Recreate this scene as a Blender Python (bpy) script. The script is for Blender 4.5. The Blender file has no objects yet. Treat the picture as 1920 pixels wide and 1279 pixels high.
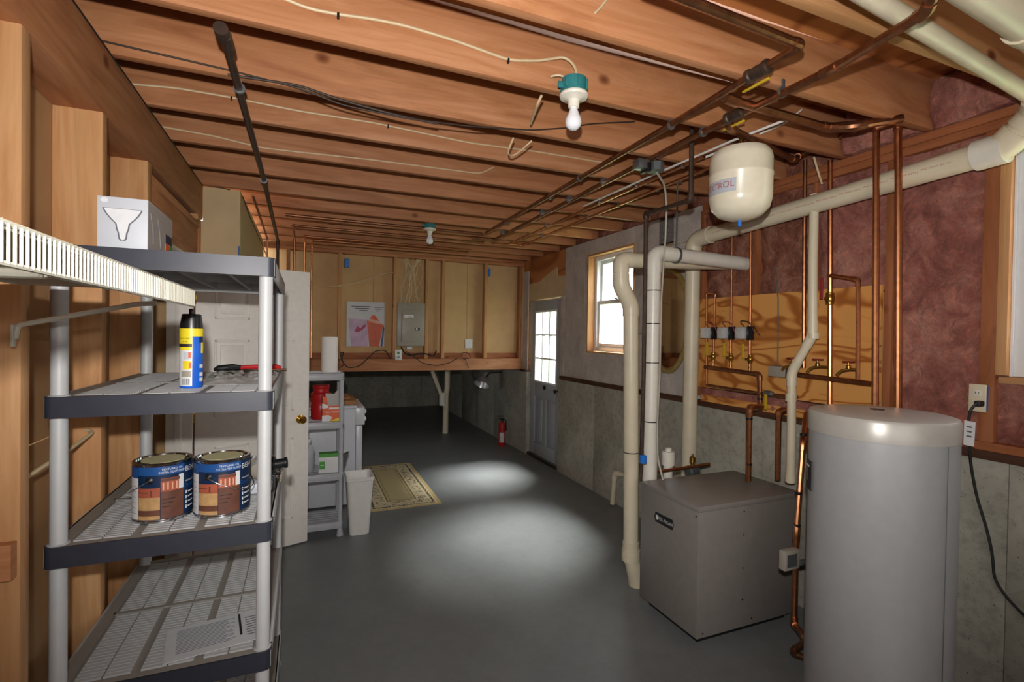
import bpy, bmesh, math, random
from mathutils import Vector, Matrix, noise
random.seed(7)
S = bpy.context.scene
COL = S.collection
PI = math.pi

# ------------------------------------------------------------------ camera, world, lights, exposure
cd = bpy.data.cameras.new('camera'); cam = bpy.data.objects.new('camera', cd); COL.objects.link(cam)
cd.sensor_width = 36; cd.lens = 17.48; cd.clip_start = .02; cd.clip_end = 200
YAW, PITCH, ROLL = math.radians(22.644), math.radians(-.755), math.radians(.924)
fwv = Vector((math.sin(YAW)*math.cos(PITCH), math.cos(YAW)*math.cos(PITCH), math.sin(PITCH)))
r0 = Vector((math.cos(YAW), -math.sin(YAW), 0)); u0 = r0.cross(fwv)
rv = r0*math.cos(ROLL)+u0*math.sin(ROLL); uv = -r0*math.sin(ROLL)+u0*math.cos(ROLL)
M = Matrix((rv, uv, -fwv)).transposed().to_4x4(); M.translation = (0, 0, 1.6)
cam.matrix_world = M
S.camera = cam

w = bpy.data.worlds.new('sky'); S.world = w; w.use_nodes = True
wn = w.node_tree.nodes; wl_ = w.node_tree.links
bg = wn['Background']; bg.inputs['Strength'].default_value = 7.0
tc = wn.new('ShaderNodeTexCoord'); sep = wn.new('ShaderNodeSeparateXYZ'); cr = wn.new('ShaderNodeValToRGB')
wl_.new(tc.outputs['Generated'], sep.inputs[0]); wl_.new(sep.outputs['Z'], cr.inputs[0]); wl_.new(cr.outputs[0], bg.inputs['Color'])
cr.color_ramp.elements[0].position = 0; cr.color_ramp.elements[0].color = (.93, .97, .93, 1)
cr.color_ramp.elements[1].position = .5; cr.color_ramp.elements[1].color = (.86, .94, 1, 1)

def light(name, kind, loc, tgt, energy, color=(1, 1, 1), **k):
    l = bpy.data.lights.new(name, kind); l.energy = energy; l.color = color
    for a, b in k.items(): setattr(l, a, b)
    o = bpy.data.objects.new(name, l); COL.objects.link(o); o.location = loc
    o.rotation_euler = (Vector(tgt)-Vector(loc)).to_track_quat('-Z', 'Y').to_euler()
    return o
light('hazy_sun', 'SUN', (5, 5, 8), (5-.62, 5-.26, 8-1.0), 40.0, (1, .98, .94), angle=math.radians(28))
light('camera_flash', 'SPOT', (-.04, -.04, 1.765), (.50, 1.2, 1.95), 200, (1, .965, .93), spot_size=math.radians(126), spot_blend=.8, shadow_soft_size=.022)
light('added_fill', 'AREA', (.9, -1.15, 1.55), (1.1, 2.5, 2.2), 13, (1, .965, .93), shape='RECTANGLE', size=1.6, size_y=1.0)  # added fill lamp, unseen behind the camera, evens out the flash falloff
S.view_settings.view_transform = 'Standard'; S.view_settings.look = 'None'; S.view_settings.gamma = 1
S.view_settings.use_curve_mapping = False
S.view_settings.exposure = 0.0

# ------------------------------------------------------------------ materials
def hx(h, a=1):
    h = h.lstrip('#'); v = [int(h[i:i+2], 16)/255 for i in (0, 2, 4)]
    return tuple([(c/12.92 if c <= .04045 else ((c+.055)/1.055)**2.4) for c in v]+[a])
MT = {}
class NT:
    def __init__(s, name):
        s.m = bpy.data.materials.new(name); s.m.use_nodes = True; s.t = s.m.node_tree; s.n = s.t.nodes
        s.b = s.n['Principled BSDF']; MT[name] = s.m
    def new(s, k, **kw):
        x = s.n.new(k)
        for a, b in kw.items(): setattr(x, a, b)
        return x
    def L(s, a, b): s.t.links.new(a, b)
    def noise(s, vec, scale, detail=4, rough=.5, dist=0):
        x = s.new('ShaderNodeTexNoise'); s.L(vec, x.inputs['Vector'])
        x.inputs['Scale'].default_value = scale; x.inputs['Detail'].default_value = detail
        x.inputs['Roughness'].default_value = rough; x.inputs['Distortion'].default_value = dist
        return x.outputs['Fac']
    def ramp(s, fac, stops):
        x = s.new('ShaderNodeValToRGB'); s.L(fac, x.inputs[0]); e = x.color_ramp.elements
        while len(e) < len(stops): e.new(.5)
        for i, (p, c) in enumerate(stops):
            e[i].position = p; e[i].color = hx(c) if isinstance(c, str) else (c, c, c, 1)
        return x.outputs[0]
    def mix(s, fac, a, b, mode='MIX'):
        x = s.new('ShaderNodeMix', data_type='RGBA', blend_type=mode)
        for i, v in ((0, fac), (6, a), (7, b)):
            if isinstance(v, (int, float, tuple)): x.inputs[i].default_value = v
            else: s.L(v, x.inputs[i])
        return x.outputs[2]
    def coords(s, scale=(1, 1, 1), rnd=True, kind='Object'):
        t = s.new('ShaderNodeTexCoord'); mp = s.new('ShaderNodeMapping'); mp.inputs['Scale'].default_value = scale
        if rnd:
            oi = s.new('ShaderNodeObjectInfo'); ad = s.new('ShaderNodeVectorMath', operation='MULTIPLY_ADD')
            s.L(oi.outputs['Random'], ad.inputs[0]); ad.inputs[1].default_value = (37, 23, 51); s.L(t.outputs[kind], ad.inputs[2])
            s.L(ad.outputs[0], mp.inputs['Vector'])
        else: s.L(t.outputs[kind], mp.inputs['Vector'])
        return mp.outputs[0]
    def bump(s, h, d=.3, dist=.01):
        x = s.new('ShaderNodeBump'); x.inputs['Strength'].default_value = d; x.inputs['Distance'].default_value = dist
        s.L(h, x.inputs['Height']); s.L(x.outputs[0], s.b.inputs['Normal'])
    def fin(s, col=None, rough=.5, metal=0, spec=None, **k):
        if col is not None:
            if isinstance(col, str): s.b.inputs['Base Color'].default_value = hx(col)
            else: s.L(col, s.b.inputs['Base Color'])
        s.b.inputs['Roughness'].default_value = rough; s.b.inputs['Metallic'].default_value = metal
        if spec is not None: s.b.inputs['Specular IOR Level'].default_value = spec
        for a, v in k.items(): s.b.inputs[a.replace('_', ' ')].default_value = v
        return s.m

def plain(name, col, rough=.5, metal=0, var=.06, spec=None, nscale=25, **k):
    t = NT(name); v = t.coords(); n = t.noise(v, nscale, 3)
    r = t.ramp(n, [(.3, 1-var*2), (.7, 1.0)])
    return t.fin(t.mix(1.0, hx(col), r, 'MULTIPLY'), rough, metal, spec, **k)

def wood(name, light_, mid, dark, axis, rough=.62, knot=True):
    t = NT(name); big, lo = 6.5, .8
    sc = [big]*3; sc[axis] = lo
    v = t.coords(tuple(sc)); n = t.noise(v, 1.5, 5, .6, 1.6)
    c = t.ramp(n, [(.28, dark), (.5, mid), (.72, light_)])
    sc2 = [70.0]*3; sc2[axis] = 2.0
    g = t.noise(t.coords(tuple(sc2)), 1.5, 2)
    c = t.mix(1.0, c, t.ramp(g, [(.3, .90), (.7, 1.0)]), 'MULTIPLY')
    if knot:
        sc3 = [4.6]*3; sc3[axis] = 3.4
        vo = t.new('ShaderNodeTexVoronoi'); t.L(t.coords(tuple(sc3)), vo.inputs['Vector']); vo.inputs['Scale'].default_value = .9
        k = t.ramp(vo.outputs['Distance'], [(.04, 1.0), (.08, .6), (.12, 0.0)])
        c = t.mix(k, c, hx('6f3a1c'))
    oi = t.new('ShaderNodeObjectInfo')
    c = t.mix(1.0, c, t.ramp(oi.outputs['Random'], [(0, .86), (1, 1.0)]), 'MULTIPLY')
    t.bump(g, .12, .002)
    return t.fin(c, rough, spec=.35)
for ax, nm in ((0, 'x'), (1, 'y'), (2, 'z')):
    wood('lumber_'+nm, 'c99068', 'b97e54', 'a06540', ax)
    wood('reddish_lumber_'+nm, 'b0714a', '9f603b', '87502f', ax)
    wood('pale_lumber_'+nm, 'd6a878', 'c99665', 'b47d4e', ax)
wood('sill_wood', '6a4630', '543522', '3e2416', 1, knot=False)
# plywood: broad cathedral swirls
def ply(name, a, b, c, sc):
    t = NT(name); v = t.coords(sc, rnd=False)
    n = t.noise(v, 1.0, 2, .5, 1.2)
    wv = t.new('ShaderNodeMath', operation='SINE'); mu = t.new('ShaderNodeMath', operation='MULTIPLY'); mu.inputs[1].default_value = 42
    t.L(n, mu.inputs[0]); t.L(mu.outputs[0], wv.inputs[0])
    cc = t.ramp(wv.outputs[0], [(0, a), (.55, b), (1, c)])
    t.fin(cc, .55, spec=.3)
ply('plywood_panel', 'd59a55', 'c58444', '9f5f28', (1, 1.1, 3.6))
ply('plywood_deck', 'b97a48', 'b07040', '935730', (1.0, .5, 1))
plain('drywall_tan', 'cba878', .85, var=.06, nscale=6)
plain('drywall_brown', 'b08a60', .85, var=.08, nscale=5)
plain('drywall_grey', 'cbb48c', .85, var=.05, nscale=6)
def sheath():
    t = NT('grey_sheathing'); v = t.coords((1, 1, 1)); n = t.noise(v, 4, 7, .7, .5); m = t.noise(v, 60, 3)
    c = t.ramp(n, [(.3, 'a59e98'), (.5, 'bdb5ae'), (.68, 'cec6c0')])
    c = t.mix(1.0, c, t.ramp(m, [(.3, .88), (.6, 1.0)]), 'MULTIPLY'); t.bump(m, .2, .002); t.fin(c, .85, spec=.2)
sheath()
def conc():
    t = NT('concrete'); v = t.coords((1, 1, 1), rnd=False); n = t.noise(v, 1.6, 8, .65, .3); m = t.noise(v, 22, 5, .7); p = t.noise(v, 95, 2)
    c = t.ramp(n, [(.3, '8b897d'), (.5, 'a5a397'), (.7, 'bab8ad')])
    c = t.mix(1.0, c, t.ramp(m, [(.36, .78), (.52, 1.0)]), 'MULTIPLY')
    c = t.mix(t.ramp(p, [(.26, 1.0), (.32, 0.0)]), c, hx('55544e')); t.bump(m, .35, .006); t.fin(c, .85, spec=.25)
conc()
def flr():
    t = NT('painted_floor'); v = t.coords((1, 1, 1), rnd=False); n = t.noise(v, 1.1, 6, .6); m = t.noise(v, 14, 5, .7)
    c = t.ramp(n, [(.3, '6e7273'), (.7, '7d8182')])
    c = t.mix(1.0, c, t.ramp(m, [(.3, .90), (.6, 1.0)]), 'MULTIPLY'); t.bump(m, .06, .004)
    t.fin(c, .42, spec=.4)
flr()
def pink():
    t = NT('pink_fibreglass'); v = t.coords((1, 1, 1), rnd=False); n = t.noise(v, 5, 6, .65, 1.0); m = t.noise(v, 26, 6, .75, 2.0)
    c = t.ramp(n, [(.28, '80453a'), (.45, 'b0695a'), (.6, 'cd8a77'), (.78, 'dca992')])
    c = t.mix(1.0, c, t.ramp(m, [(.3, .62), (.6, 1.0)]), 'MULTIPLY'); t.bump(m, .9, .02); t.fin(c, 1.0, spec=.05)
    t.b.inputs['Sheen Weight'].default_value = .15
pink()
def kraft():
    t = NT('glossy_kraft_batt'); v = t.coords((1, 1, 1), rnd=False); n = t.noise(v, 4, 7, .7, 1.5); m = t.noise(v, 17, 6, .75, 2.0)
    c = t.ramp(n, [(.3, '784538'), (.5, 'a86f5b'), (.7, 'cf9c84')]); t.bump(m, 1.0, .03); t.fin(c, .8, spec=.1)
kraft()
plain('copper', 'd39268', .32, 1.0, var=.14, nscale=40)
plain('dull_copper', 'a87657', .42, 1.0, var=.2, nscale=30)
plain('black_iron', '54443a', .5, .55, var=.2)
plain('brass', 'b08c48', .3, 1.0, var=.1)
plain('polished_brass', 'd2a546', .15, 1.0, var=.03)
plain('galvanized', '8f979b', .4, .8, var=.12)
plain('actuator_silver', 'd2d4d6', .28, .35, var=.03)
plain('chrome', 'cfd2d4', .12, 1.0, var=.03)
plain('pvc', 'd8ceb4', .38, var=.05, spec=.5, nscale=8)
plain('pvc_white', 'dedbcf', .35, var=.04, spec=.5)
plain('red_print', 'b4686a', .6)
plain('white_plastic', 'd9dadb', .35, var=.03)
plain('white_paint', 'eeeae2', .4, var=.03)
plain('door_grey_paint', '9fa4aa', .45, var=.03)
plain('vinyl_white', 'e4e6e8', .3, var=.02)
plain('vinyl_coated_wire', 'b8b5a6', .32, var=.02)
plain('rack_plastic', 'b9bbbc', .5, var=.03)
plain('rack_border', '8f8a82', .55, var=.04)
plain('rack_charcoal', '31343f', .45, var=.08)
plain('post_plastic', 'b6b8b9', .45, var=.02)
plain('shelf_grey', 'a9acb2', .4, var=.04)
plain('appliance_white', 'c9cdd4', .3, var=.02)
plain('tank_cream', 'e6dfc8', .28, var=.03)
plain('heater_grey', 'acaeb0', .36, .2, var=.03)
plain('heater_lid', 'b4b1aa', .34, .15, var=.03)
plain('boiler_grey', '827d78', .40, .05, var=.04)
plain('black_plastic', '17181a', .35, var=.1)
plain('black_rubber', '202322', .6, var=.1)
plain('dark_bronze', '2c2723', .5, var=.1)
plain('cable_cream', 'd6bf98', .5, var=.06)
plain('cable_white', 'e2e0da', .5, var=.04)
plain('cable_dark', '3a2c22', .6, var=.1)
plain('conduit_grey', 'a7a294', .5, var=.06)
plain('teal_box', '2f7d80', .5, var=.08)
plain('porcelain', 'e9e4d6', .25, var=.02)
plain('bulb_glass', 'eef0f4', .25, var=.01)
plain('blue_plastic', '2272cc', .45, var=.05)
plain('yellow_handle', 'c9a51f', .5, var=.06)
plain('red_handle', '8e2e2c', .5, var=.08)
plain('red_paint', 'b21c1f', .35, var=.05)
plain('panel_grey', '9c968a', .4, 0, var=.04)
plain('orange', 'dd5a1c', .5); plain('yellow', 'e8d22a', .4); plain('blue', '1a62d0', .4); plain('navy', '0e2747', .4)
plain('label_white', 'dcdcdc', .5); plain('label_black', '121316', .4); plain('label_blue', '1d4f8e', .4)
plain('deck_brown', '6b4233', .5, var=.15, nscale=40); plain('pale_brown', 'c59c69', .5, var=.15, nscale=50); plain('brick_red', 'a85740', .5, var=.12)
plain('box_grey', 'bcc1c9', .5, var=.02); plain('box_side', 'a7a29e', .5, var=.03); plain('ink_grey', '5c6068', .6); plain('lamp_print', 'd8dade', .4)
plain('green', '4b9a3c', .5); plain('lilac', 'c3a8c4', .5, var=.12, nscale=12); plain('magenta', 'a83058', .5); plain('paper', 'c9ccd0', .55, var=.03)
plain('poster_orange', 'c9501a', .4, var=.12, nscale=10); plain('peach', 'e3a98a', .5)
plain('towel_paper', 'ebe9e4', .9, var=.02, nscale=60)
plain('bin_plastic', 'd6d5d0', .4, var=.03)
plain('cardboard', 'a4754a', .8, var=.1)
plain('gilt', 'b39a5c', .45, .35, var=.2, nscale=60)
plain('metal_shade', 'd0d3d6', .3, .6, var=.05)
plain('grass', '56703a', .9, var=.15, nscale=3); plain('leaves', '3c5530', .9, var=.25, nscale=6); plain('bark', '6b5b49', .9)
plain('dark_grey_block', '3f4446', .5)
plain('gypsum_tape', 'c9c093', .8, var=.1, nscale=12)
plain('green_bag', '41543a', .35, var=.3, nscale=30)
t = NT('mirror_glass'); t.fin('b9b2a4', .03, 1.0)
t = NT('clear_film'); t.fin('e8e8e4', .12, 0, **{'Transmission_Weight': .6, 'IOR': 1.3})
t = NT('window_glass')
tr = t.new('ShaderNodeBsdfTransparent'); gl = t.new('ShaderNodeBsdfGlossy'); gl.inputs['Roughness'].default_value = .02
mx = t.new('ShaderNodeMixShader'); mx.inputs[0].default_value = .05; t.L(tr.outputs[0], mx.inputs[1]); t.L(gl.outputs[0], mx.inputs[2])
t.L(mx.outputs[0], t.n['Material Output'].inputs[0])
# rug: woven beige with border lines and dark floral sprigs
t = NT('rug_weave')
co = t.new('ShaderNodeTexCoord'); sp = t.new('ShaderNodeSeparateXYZ'); t.L(co.outputs['Generated'], sp.inputs[0])
def mth(op, a, b=None, **k):
    x = t.new('ShaderNodeMath', operation=op)
    for i, v in ((0, a), (1, b)):
        if v is None: continue
        if isinstance(v, (int, float)): x.inputs[i].default_value = v
        else: t.L(v, x.inputs[i])
    return x.outputs[0]
ex = mth('MULTIPLY', mth('SUBTRACT', .5, mth('ABSOLUTE', mth('SUBTRACT', sp.outputs[0], .5))), .68)
ey = mth('MULTIPLY', mth('SUBTRACT', .5, mth('ABSOLUTE', mth('SUBTRACT', sp.outputs[1], .5))), 1.56)
ed = mth('MINIMUM', ex, ey)
def band(lo, hi): return mth('MULTIPLY', mth('GREATER_THAN', ed, lo), mth('LESS_THAN', ed, hi))
nz = t.noise(t.coords((1, 1, 1), rnd=False), 34, 3, .6, 1.5)
nz2 = t.noise(t.coords((1, 1, 1), rnd=False), 60, 2, .6, 2)
base = t.mix(mth('GREATER_THAN', ed, .20), hx('cfc3a0'), hx('b9ad84'))
base = t.mix(mth('LESS_THAN', ed, .035), base, hx('bba878'))
base = t.mix(mth('MULTIPLY', band(.05, .075), mth('GREATER_THAN', nz2, .45)), base, hx('3c3a30'))
base = t.mix(mth('MULTIPLY', band(.09, .18), mth('GREATER_THAN', nz, .56)), base, hx('4a4a3c'))
base = t.mix(mth('MULTIPLY', band(.20, .212), mth('GREATER_THAN', nz2, .3)), base, hx('7c6c48'))
base = t.mix(band(.232, .238), base, hx('958556'))
t.fin(base, .95, spec=.1)

# ------------------------------------------------------------------ helpers
V3 = Vector
class MB:
    """collects shapes, then links them as ONE mesh object"""
    def __init__(s): s.bm = bmesh.new(); s.mats = []; s.mi = 0
    def m(s, name):
        if name not in s.mats: s.mats.append(name)
        s.mi = s.mats.index(name); return s
    def _f(s, fs):
        for f in fs: f.material_index = s.mi
    def box(s, a, b, bev=0, rot=None):
        a, b = V3(a), V3(b); c = (a+b)/2; d = b-a
        g = bmesh.ops.create_cube(s.bm, size=1)['verts']
        for v in g: v.co = V3((v.co.x*d.x, v.co.y*d.y, v.co.z*d.z))
        fs = {f for v in g for f in v.link_faces}
        s._f(fs)
        if bev:
            es = {e for v in g for e in v.link_edges}
            r = bmesh.ops.bevel(s.bm, geom=list(es), offset=min(bev, min(abs(d.x), abs(d.y), abs(d.z))*.45), segments=2, affect='EDGES', profile=.5, material=-1)
            vs = {v for f in r['faces'] for v in f.verts}|{v for v in g if v.is_valid}
            # gather whole island
            st = list(vs); seen = set(st)
            while st:
                v = st.pop()
                for e in v.link_edges:
                    o = e.other_vert(v)
                    if o not in seen: seen.add(o); st.append(o)
            g = list(seen)
            s._f({f for v in g for f in v.link_faces})
        for v in g:
            p = v.co
            if rot is not None: p = rot @ p
            v.co = p+c
        return s
    def ring(s, c, ax, up, r, n, ph=0):
        return [s.bm.verts.new(c+(ax*math.cos(ph+2*PI*i/n)+up*math.sin(ph+2*PI*i/n))*r) for i in range(n)]
    def tube(s, pts, r, n=10, fil=0, cap=True, seg=5, radii=None):
        pts = [V3(p) for p in pts]
        if fil:
            out = [pts[0]]
            for i in range(1, len(pts)-1):
                p, a, b = pts[i], pts[i-1], pts[i+1]
                da, db = (a-p), (b-p); f = min(fil, da.length*.49, db.length*.49)
                p0, p1 = p+da.normalized()*f, p+db.normalized()*f
                for k in range(seg+1):
                    t = k/seg; out.append(p0*(1-t)**2+p*2*t*(1-t)+p1*t*t)
            out.append(pts[-1]); pts = out
        q = [pts[0]]
        for p in pts[1:]:
            if (p-q[-1]).length > 1e-5: q.append(p)
        pts = q; N = len(pts)
        tans = [(pts[min(i+1, N-1)]-pts[max(i-1, 0)]).normalized() for i in range(N)]
        t0 = tans[0]; a = V3((0, 0, 1)) if abs(t0.z) < .9 else V3((1, 0, 0))
        nr = t0.cross(a).normalized(); rings = []
        for i in range(N):
            t = tans[i]; nr = (nr-t*nr.dot(t)).normalized(); bn = t.cross(nr)
            rings.append(s.ring(pts[i], nr, bn, radii[i] if radii else r, n))
        fs = []
        for i in range(N-1):
            A, B = rings[i], rings[i+1]
            for k in range(n): fs.append(s.bm.faces.new((A[k], A[(k+1) % n], B[(k+1) % n], B[k])))
        if cap: fs.append(s.bm.faces.new(rings[0][::-1])); fs.append(s.bm.faces.new(rings[-1]))
        s._f(fs); return s
    def cyl(s, p0, p1, r, n=16): return s.tube([p0, p1], r, n)
    def lathe(s, c, prof, n=24, axis=(0, 0, 1), sx=1, sy=1):
        """prof: list of (radius, height) along axis"""
        ax = V3(axis).normalized(); a = V3((1, 0, 0)) if abs(ax.x) < .9 else V3((0, 1, 0))
        if abs(ax.z) > .99: e1, e2 = V3((1, 0, 0)), V3((0, 1, 0))
        else: e1 = ax.cross(a).normalized(); e2 = ax.cross(e1)
        c = V3(c); rings = []
        for (r, h) in prof:
            if r < 1e-6: rings.append([s.bm.verts.new(c+ax*h)])
            else: rings.append([s.bm.verts.new(c+ax*h+e1*r*sx*math.cos(2*PI*i/n)+e2*r*sy*math.sin(2*PI*i/n)) for i in range(n)])
        fs = []
        for A, B in zip(rings, rings[1:]):
            for k in range(n):
                k2 = (k+1) % n
                if len(A) == 1 and len(B) == 1: continue
                if len(A) == 1: fs.append(s.bm.faces.new((A[0], B[k2], B[k])))
                elif len(B) == 1: fs.append(s.bm.faces.new((A[k], A[k2], B[0])))
                else: fs.append(s.bm.faces.new((A[k], A[k2], B[k2], B[k])))
        if len(rings[0]) > 1: fs.append(s.bm.faces.new(rings[0][::-1]))
        if len(rings[-1]) > 1: fs.append(s.bm.faces.new(rings[-1]))
        s._f(fs); return s
    def prism(s, pts, ext):
        """flat polygon (3d points) extruded by vector ext"""
        e = V3(ext); A = [s.bm.verts.new(V3(p)) for p in pts]; B = [s.bm.verts.new(V3(p)+e) for p in pts]
        n = len(A); fs = [s.bm.faces.new(A[::-1]), s.bm.faces.new(B)]
        for k in range(n): fs.append(s.bm.faces.new((A[k], A[(k+1) % n], B[(k+1) % n], B[k])))
        s._f(fs); return s
    def patch(s, c, r, a0, a1, z0, z1, n=10, th=.0008):
        """thin curved label on an upright cylinder, angles in radians"""
        c = V3(c); vs = []
        for rr in (r, r+th):
            for z in (z0, z1):
                vs.append([s.bm.verts.new(c+V3((math.cos(a0+(a1-a0)*i/n)*rr, math.sin(a0+(a1-a0)*i/n)*rr, z))) for i in range(n+1)])
        fs = []
        for i in range(n): fs.append(s.bm.faces.new((vs[2][i], vs[2][i+1], vs[3][i+1], vs[3][i])))
        for A, B in ((vs[0], vs[2]), (vs[3], vs[1])):
            for i in range(n): fs.append(s.bm.faces.new((A[i], A[i+1], B[i+1], B[i])))
        s._f(fs); return s
    def grid(s, f, nu, nv):
        vs = [[s.bm.verts.new(V3(f(i/nu, j/nv))) for j in range(nv+1)] for i in range(nu+1)]
        s._f([s.bm.faces.new((vs[i][j], vs[i+1][j], vs[i+1][j+1], vs[i][j+1])) for i in range(nu) for j in range(nv)]); return s

WL = {}
def link_mesh(name, bm, mats, parent=None, smooth=True, fixn=True):
    if fixn: bmesh.ops.recalc_face_normals(bm, faces=bm.faces)
    lo = V3((1e9,)*3); hi = -lo
    for v in bm.verts:
        for k in range(3): lo[k] = min(lo[k], v.co[k]); hi[k] = max(hi[k], v.co[k])
    c = (lo+hi)/2
    for v in bm.verts: v.co -= c
    me = bpy.data.meshes.new(name); bm.to_mesh(me); bm.free()
    if smooth:
        for p in me.polygons: p.use_smooth = True
        me.set_sharp_from_angle(angle=math.radians(35))
    for m in mats: me.materials.append(MT[m])
    o = bpy.data.objects.new(name, me); COL.objects.link(o)
    if parent is not None: o.parent = parent; o.location = c-WL[parent]
    else: o.location = c
    WL[o] = c
    return o
def B(name, mb, mat=None, parent=None, label=None, kind=None, smooth=True):
    if mat is not None: mb.mats = [mat]
    o = link_mesh(name, mb.bm, mb.mats, parent, smooth)
    if label: o['label'] = label
    if kind: o['kind'] = kind
    return o
def tag(o, label=None, cat=None, group=None, kind=None):
    if label: o['label'] = label
    if cat: o['category'] = cat
    if group: o['group'] = group
    if kind: o['kind'] = kind
    return o
def thing(name, label, cat, loc=(0, 0, 0), rz=0, group=None, local=False):
    o = bpy.data.objects.new(name, None); o.empty_display_size = .1; COL.objects.link(o)
    o.location = loc; o.rotation_euler = (0, 0, rz); WL[o] = V3((0, 0, 0)) if local else V3(loc)
    return tag(o, label, cat, group)
def struct(name, loc=(0, 0, 0)):
    o = bpy.data.objects.new(name, None); COL.objects.link(o); o.location = loc; o['kind'] = 'structure'; WL[o] = V3(loc); return o
def dup(o, parent=None):
    c = o.copy(); COL.objects.link(c); c.parent = parent; WL[c] = WL[o]
    for ch in list(o.children): dup(ch, c)
    return c
def bx(name, a, b, mat, parent=None, bev=0, kind=None, label=None):
    m = MB(); m.box([min(p, q) for p, q in zip(a, b)], [max(p, q) for p, q in zip(a, b)], bev)
    return B(name, m, mat, parent, kind=kind, label=label)
def text(name, s, size, mat, parent, fn, label=None, sx=1):
    """flat lettering, each vertex sent through fn(x, y) -> point"""
    cu = bpy.data.curves.new('lettering', 'FONT'); cu.body = s; cu.size = size; cu.align_x = 'CENTER'; cu.align_y = 'CENTER'; cu.resolution_u = 3
    o = bpy.data.objects.new('lettering', cu); COL.objects.link(o)
    dg = bpy.context.evaluated_depsgraph_get(); dg.update()
    me = bpy.data.meshes.new_from_object(o.evaluated_get(dg))
    bm = bmesh.new(); bm.from_mesh(me); bpy.data.objects.remove(o); bpy.data.curves.remove(cu)
    bmesh.ops.triangulate(bm, faces=bm.faces)
    for v in bm.verts: v.co = V3(fn(v.co.x*sx, v.co.y))
    return link_mesh(name, bm, [mat], parent, smooth=False, fixn=False)
def lumber(name, a, b, parent, tone='', bev=.002):
    d = [abs(q-p) for p, q in zip(a, b)]; ax = 'xyz'[d.index(max(d))]
    return bx(name, a, b, tone+'lumber_'+ax, parent, bev)

# ------------------------------------------------------------------ the room shell
XL, XLB, XR, YB, YF, ZC = -.665, -.805, 2.75, -1.3, 6.25, 2.60
fl = bx('floor', (-1.9, YB, -.08), (3.0, 11.0, 0), 'painted_floor', kind='structure')

# ceiling: plywood deck + joists (parts)
ce = struct('ceiling', (1, 3, ZC))
bx('subfloor', (-.95, YB, 2.836), (3.0, YF+.2, 2.86), 'plywood_deck', ce)
JY = [-1.05, -.63, -.2, .23, .67, 1.075, 1.46, 1.865, 2.29, 2.72, 3.165, 3.60, 4.03, 4.46, 4.89, 5.32, 5.75, 6.14]
tones = ['', '', 'reddish_', '', '']
for i, y in enumerate(JY):
    lumber('joist', (XLB, y-.038, ZC), (2.80, y, 2.836), ce, 'pale_' if i == 5 else '')
lumber('rim_joist', (XLB-.045, YB, 2.598), (XLB-.002, YF+.2, 2.836), ce, 'reddish_')
lumber('rim_joist', (2.80, YB, ZC), (2.84, YF, 2.836), ce, 'reddish_')
lumber('blocking', (2.55, 6.14, 2.6), (2.80, 6.24, 2.64), ce, 'reddish_')

# left wall: header on studs, doorway, drywall enclosure beyond
wlft = struct('wall_left', (XL, 2, 0))
lumber('header', (XLB, YB, 2.362), (XL, 4.05, 2.598), wlft, '')
bx('sill_sealer', (XLB, YB, 2.598), (XL+.004, 4.05, ZC+.001), 'black_rubber', wlft)
for y0, y1, tn, xx in ((-.55, -.512, '', XL), (.0, .038, '', XL), (.55, .588, '', XL), (1.08, 1.118, 'pale_', XL), (1.645, 1.69, 'pale_', XL), (2.19, 2.235, 'pale_', XL), (2.735, 2.80, 'pale_', XL)):
    lumber('stud', (XLB, y0, .038), (xx, y1, 2.362), wlft, tn)
lumber('bottom_plate', (XLB, YB, 0), (XL, 2.80, .038), wlft)
lumber('blocking', (XLB+.02, 1.615, .965), (-0.671, 1.644, 1.055), wlft, '', 0)
bx('drywall_sheet', (XLB-.014, YB, 0), (XLB-.001, .95, 2.6), 'drywall_brown', wlft)
bx('drywall_sheet', (XLB-.014, .953, 0), (XLB-.001, 2.80, 1.22), 'drywall_brown', wlft)
bx('drywall_sheet', (XLB-.014, .953, 1.224), (XLB-.001, 2.80, 2.6), 'drywall_brown', wlft)
lumber('door_header', (XLB+.005, 2.80, 2.06), (XL-.012, 3.95, 2.285), wlft, '')
lumber('door_header_plate', (XLB+.005, 2.80, 2.287), (XL-.004, 3.95, 2.325), wlft, '')
lumber('blocking', (XL-.12, 3.82, 2.327), (XL+.01, 3.92, 2.36), wlft, 'pale_')
lumber('trimmer_stud', (XLB, 3.745, 0), (XL, 3.79, 2.06), wlft, 'reddish_')
lumber('stud', (XLB, 3.95, 0), (XL, 3.99, 2.36), wlft)
bx('door_jamb', (XLB, 3.722, 0), (XL+.005, 3.743, 2.04), 'white_paint', wlft, .002)
bx('door_stop', (XLB+.05, 3.710, 0), (XLB+.085, 3.722, 2.03), 'white_paint', wlft, .002)
bx('door_jamb', (XLB, 2.802, 0), (XL+.005, 2.822, 2.04), 'white_paint', wlft, .002)
bx('door_jamb', (XLB, 2.822, 2.04), (XL+.005, 3.722, 2.058), 'white_paint', wlft, .002)
bx('hallway_wall', (-1.9, 2.6, 0), (-1.88, 4.1, 2.6), 'drywall_tan', wlft)
bx('hallway_wall', (-1.9, 2.6, 0), (-.82, 2.62, 2.6), 'drywall_tan', wlft)
bx('hallway_wall', (-1.9, 4.0, 0), (-.82, 4.04, 2.6), 'drywall_tan', wlft)
bx('hallway_ceiling', (-1.9, 2.6, 2.42), (-.81, 4.1, 2.44), 'drywall_tan', wlft)
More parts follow.
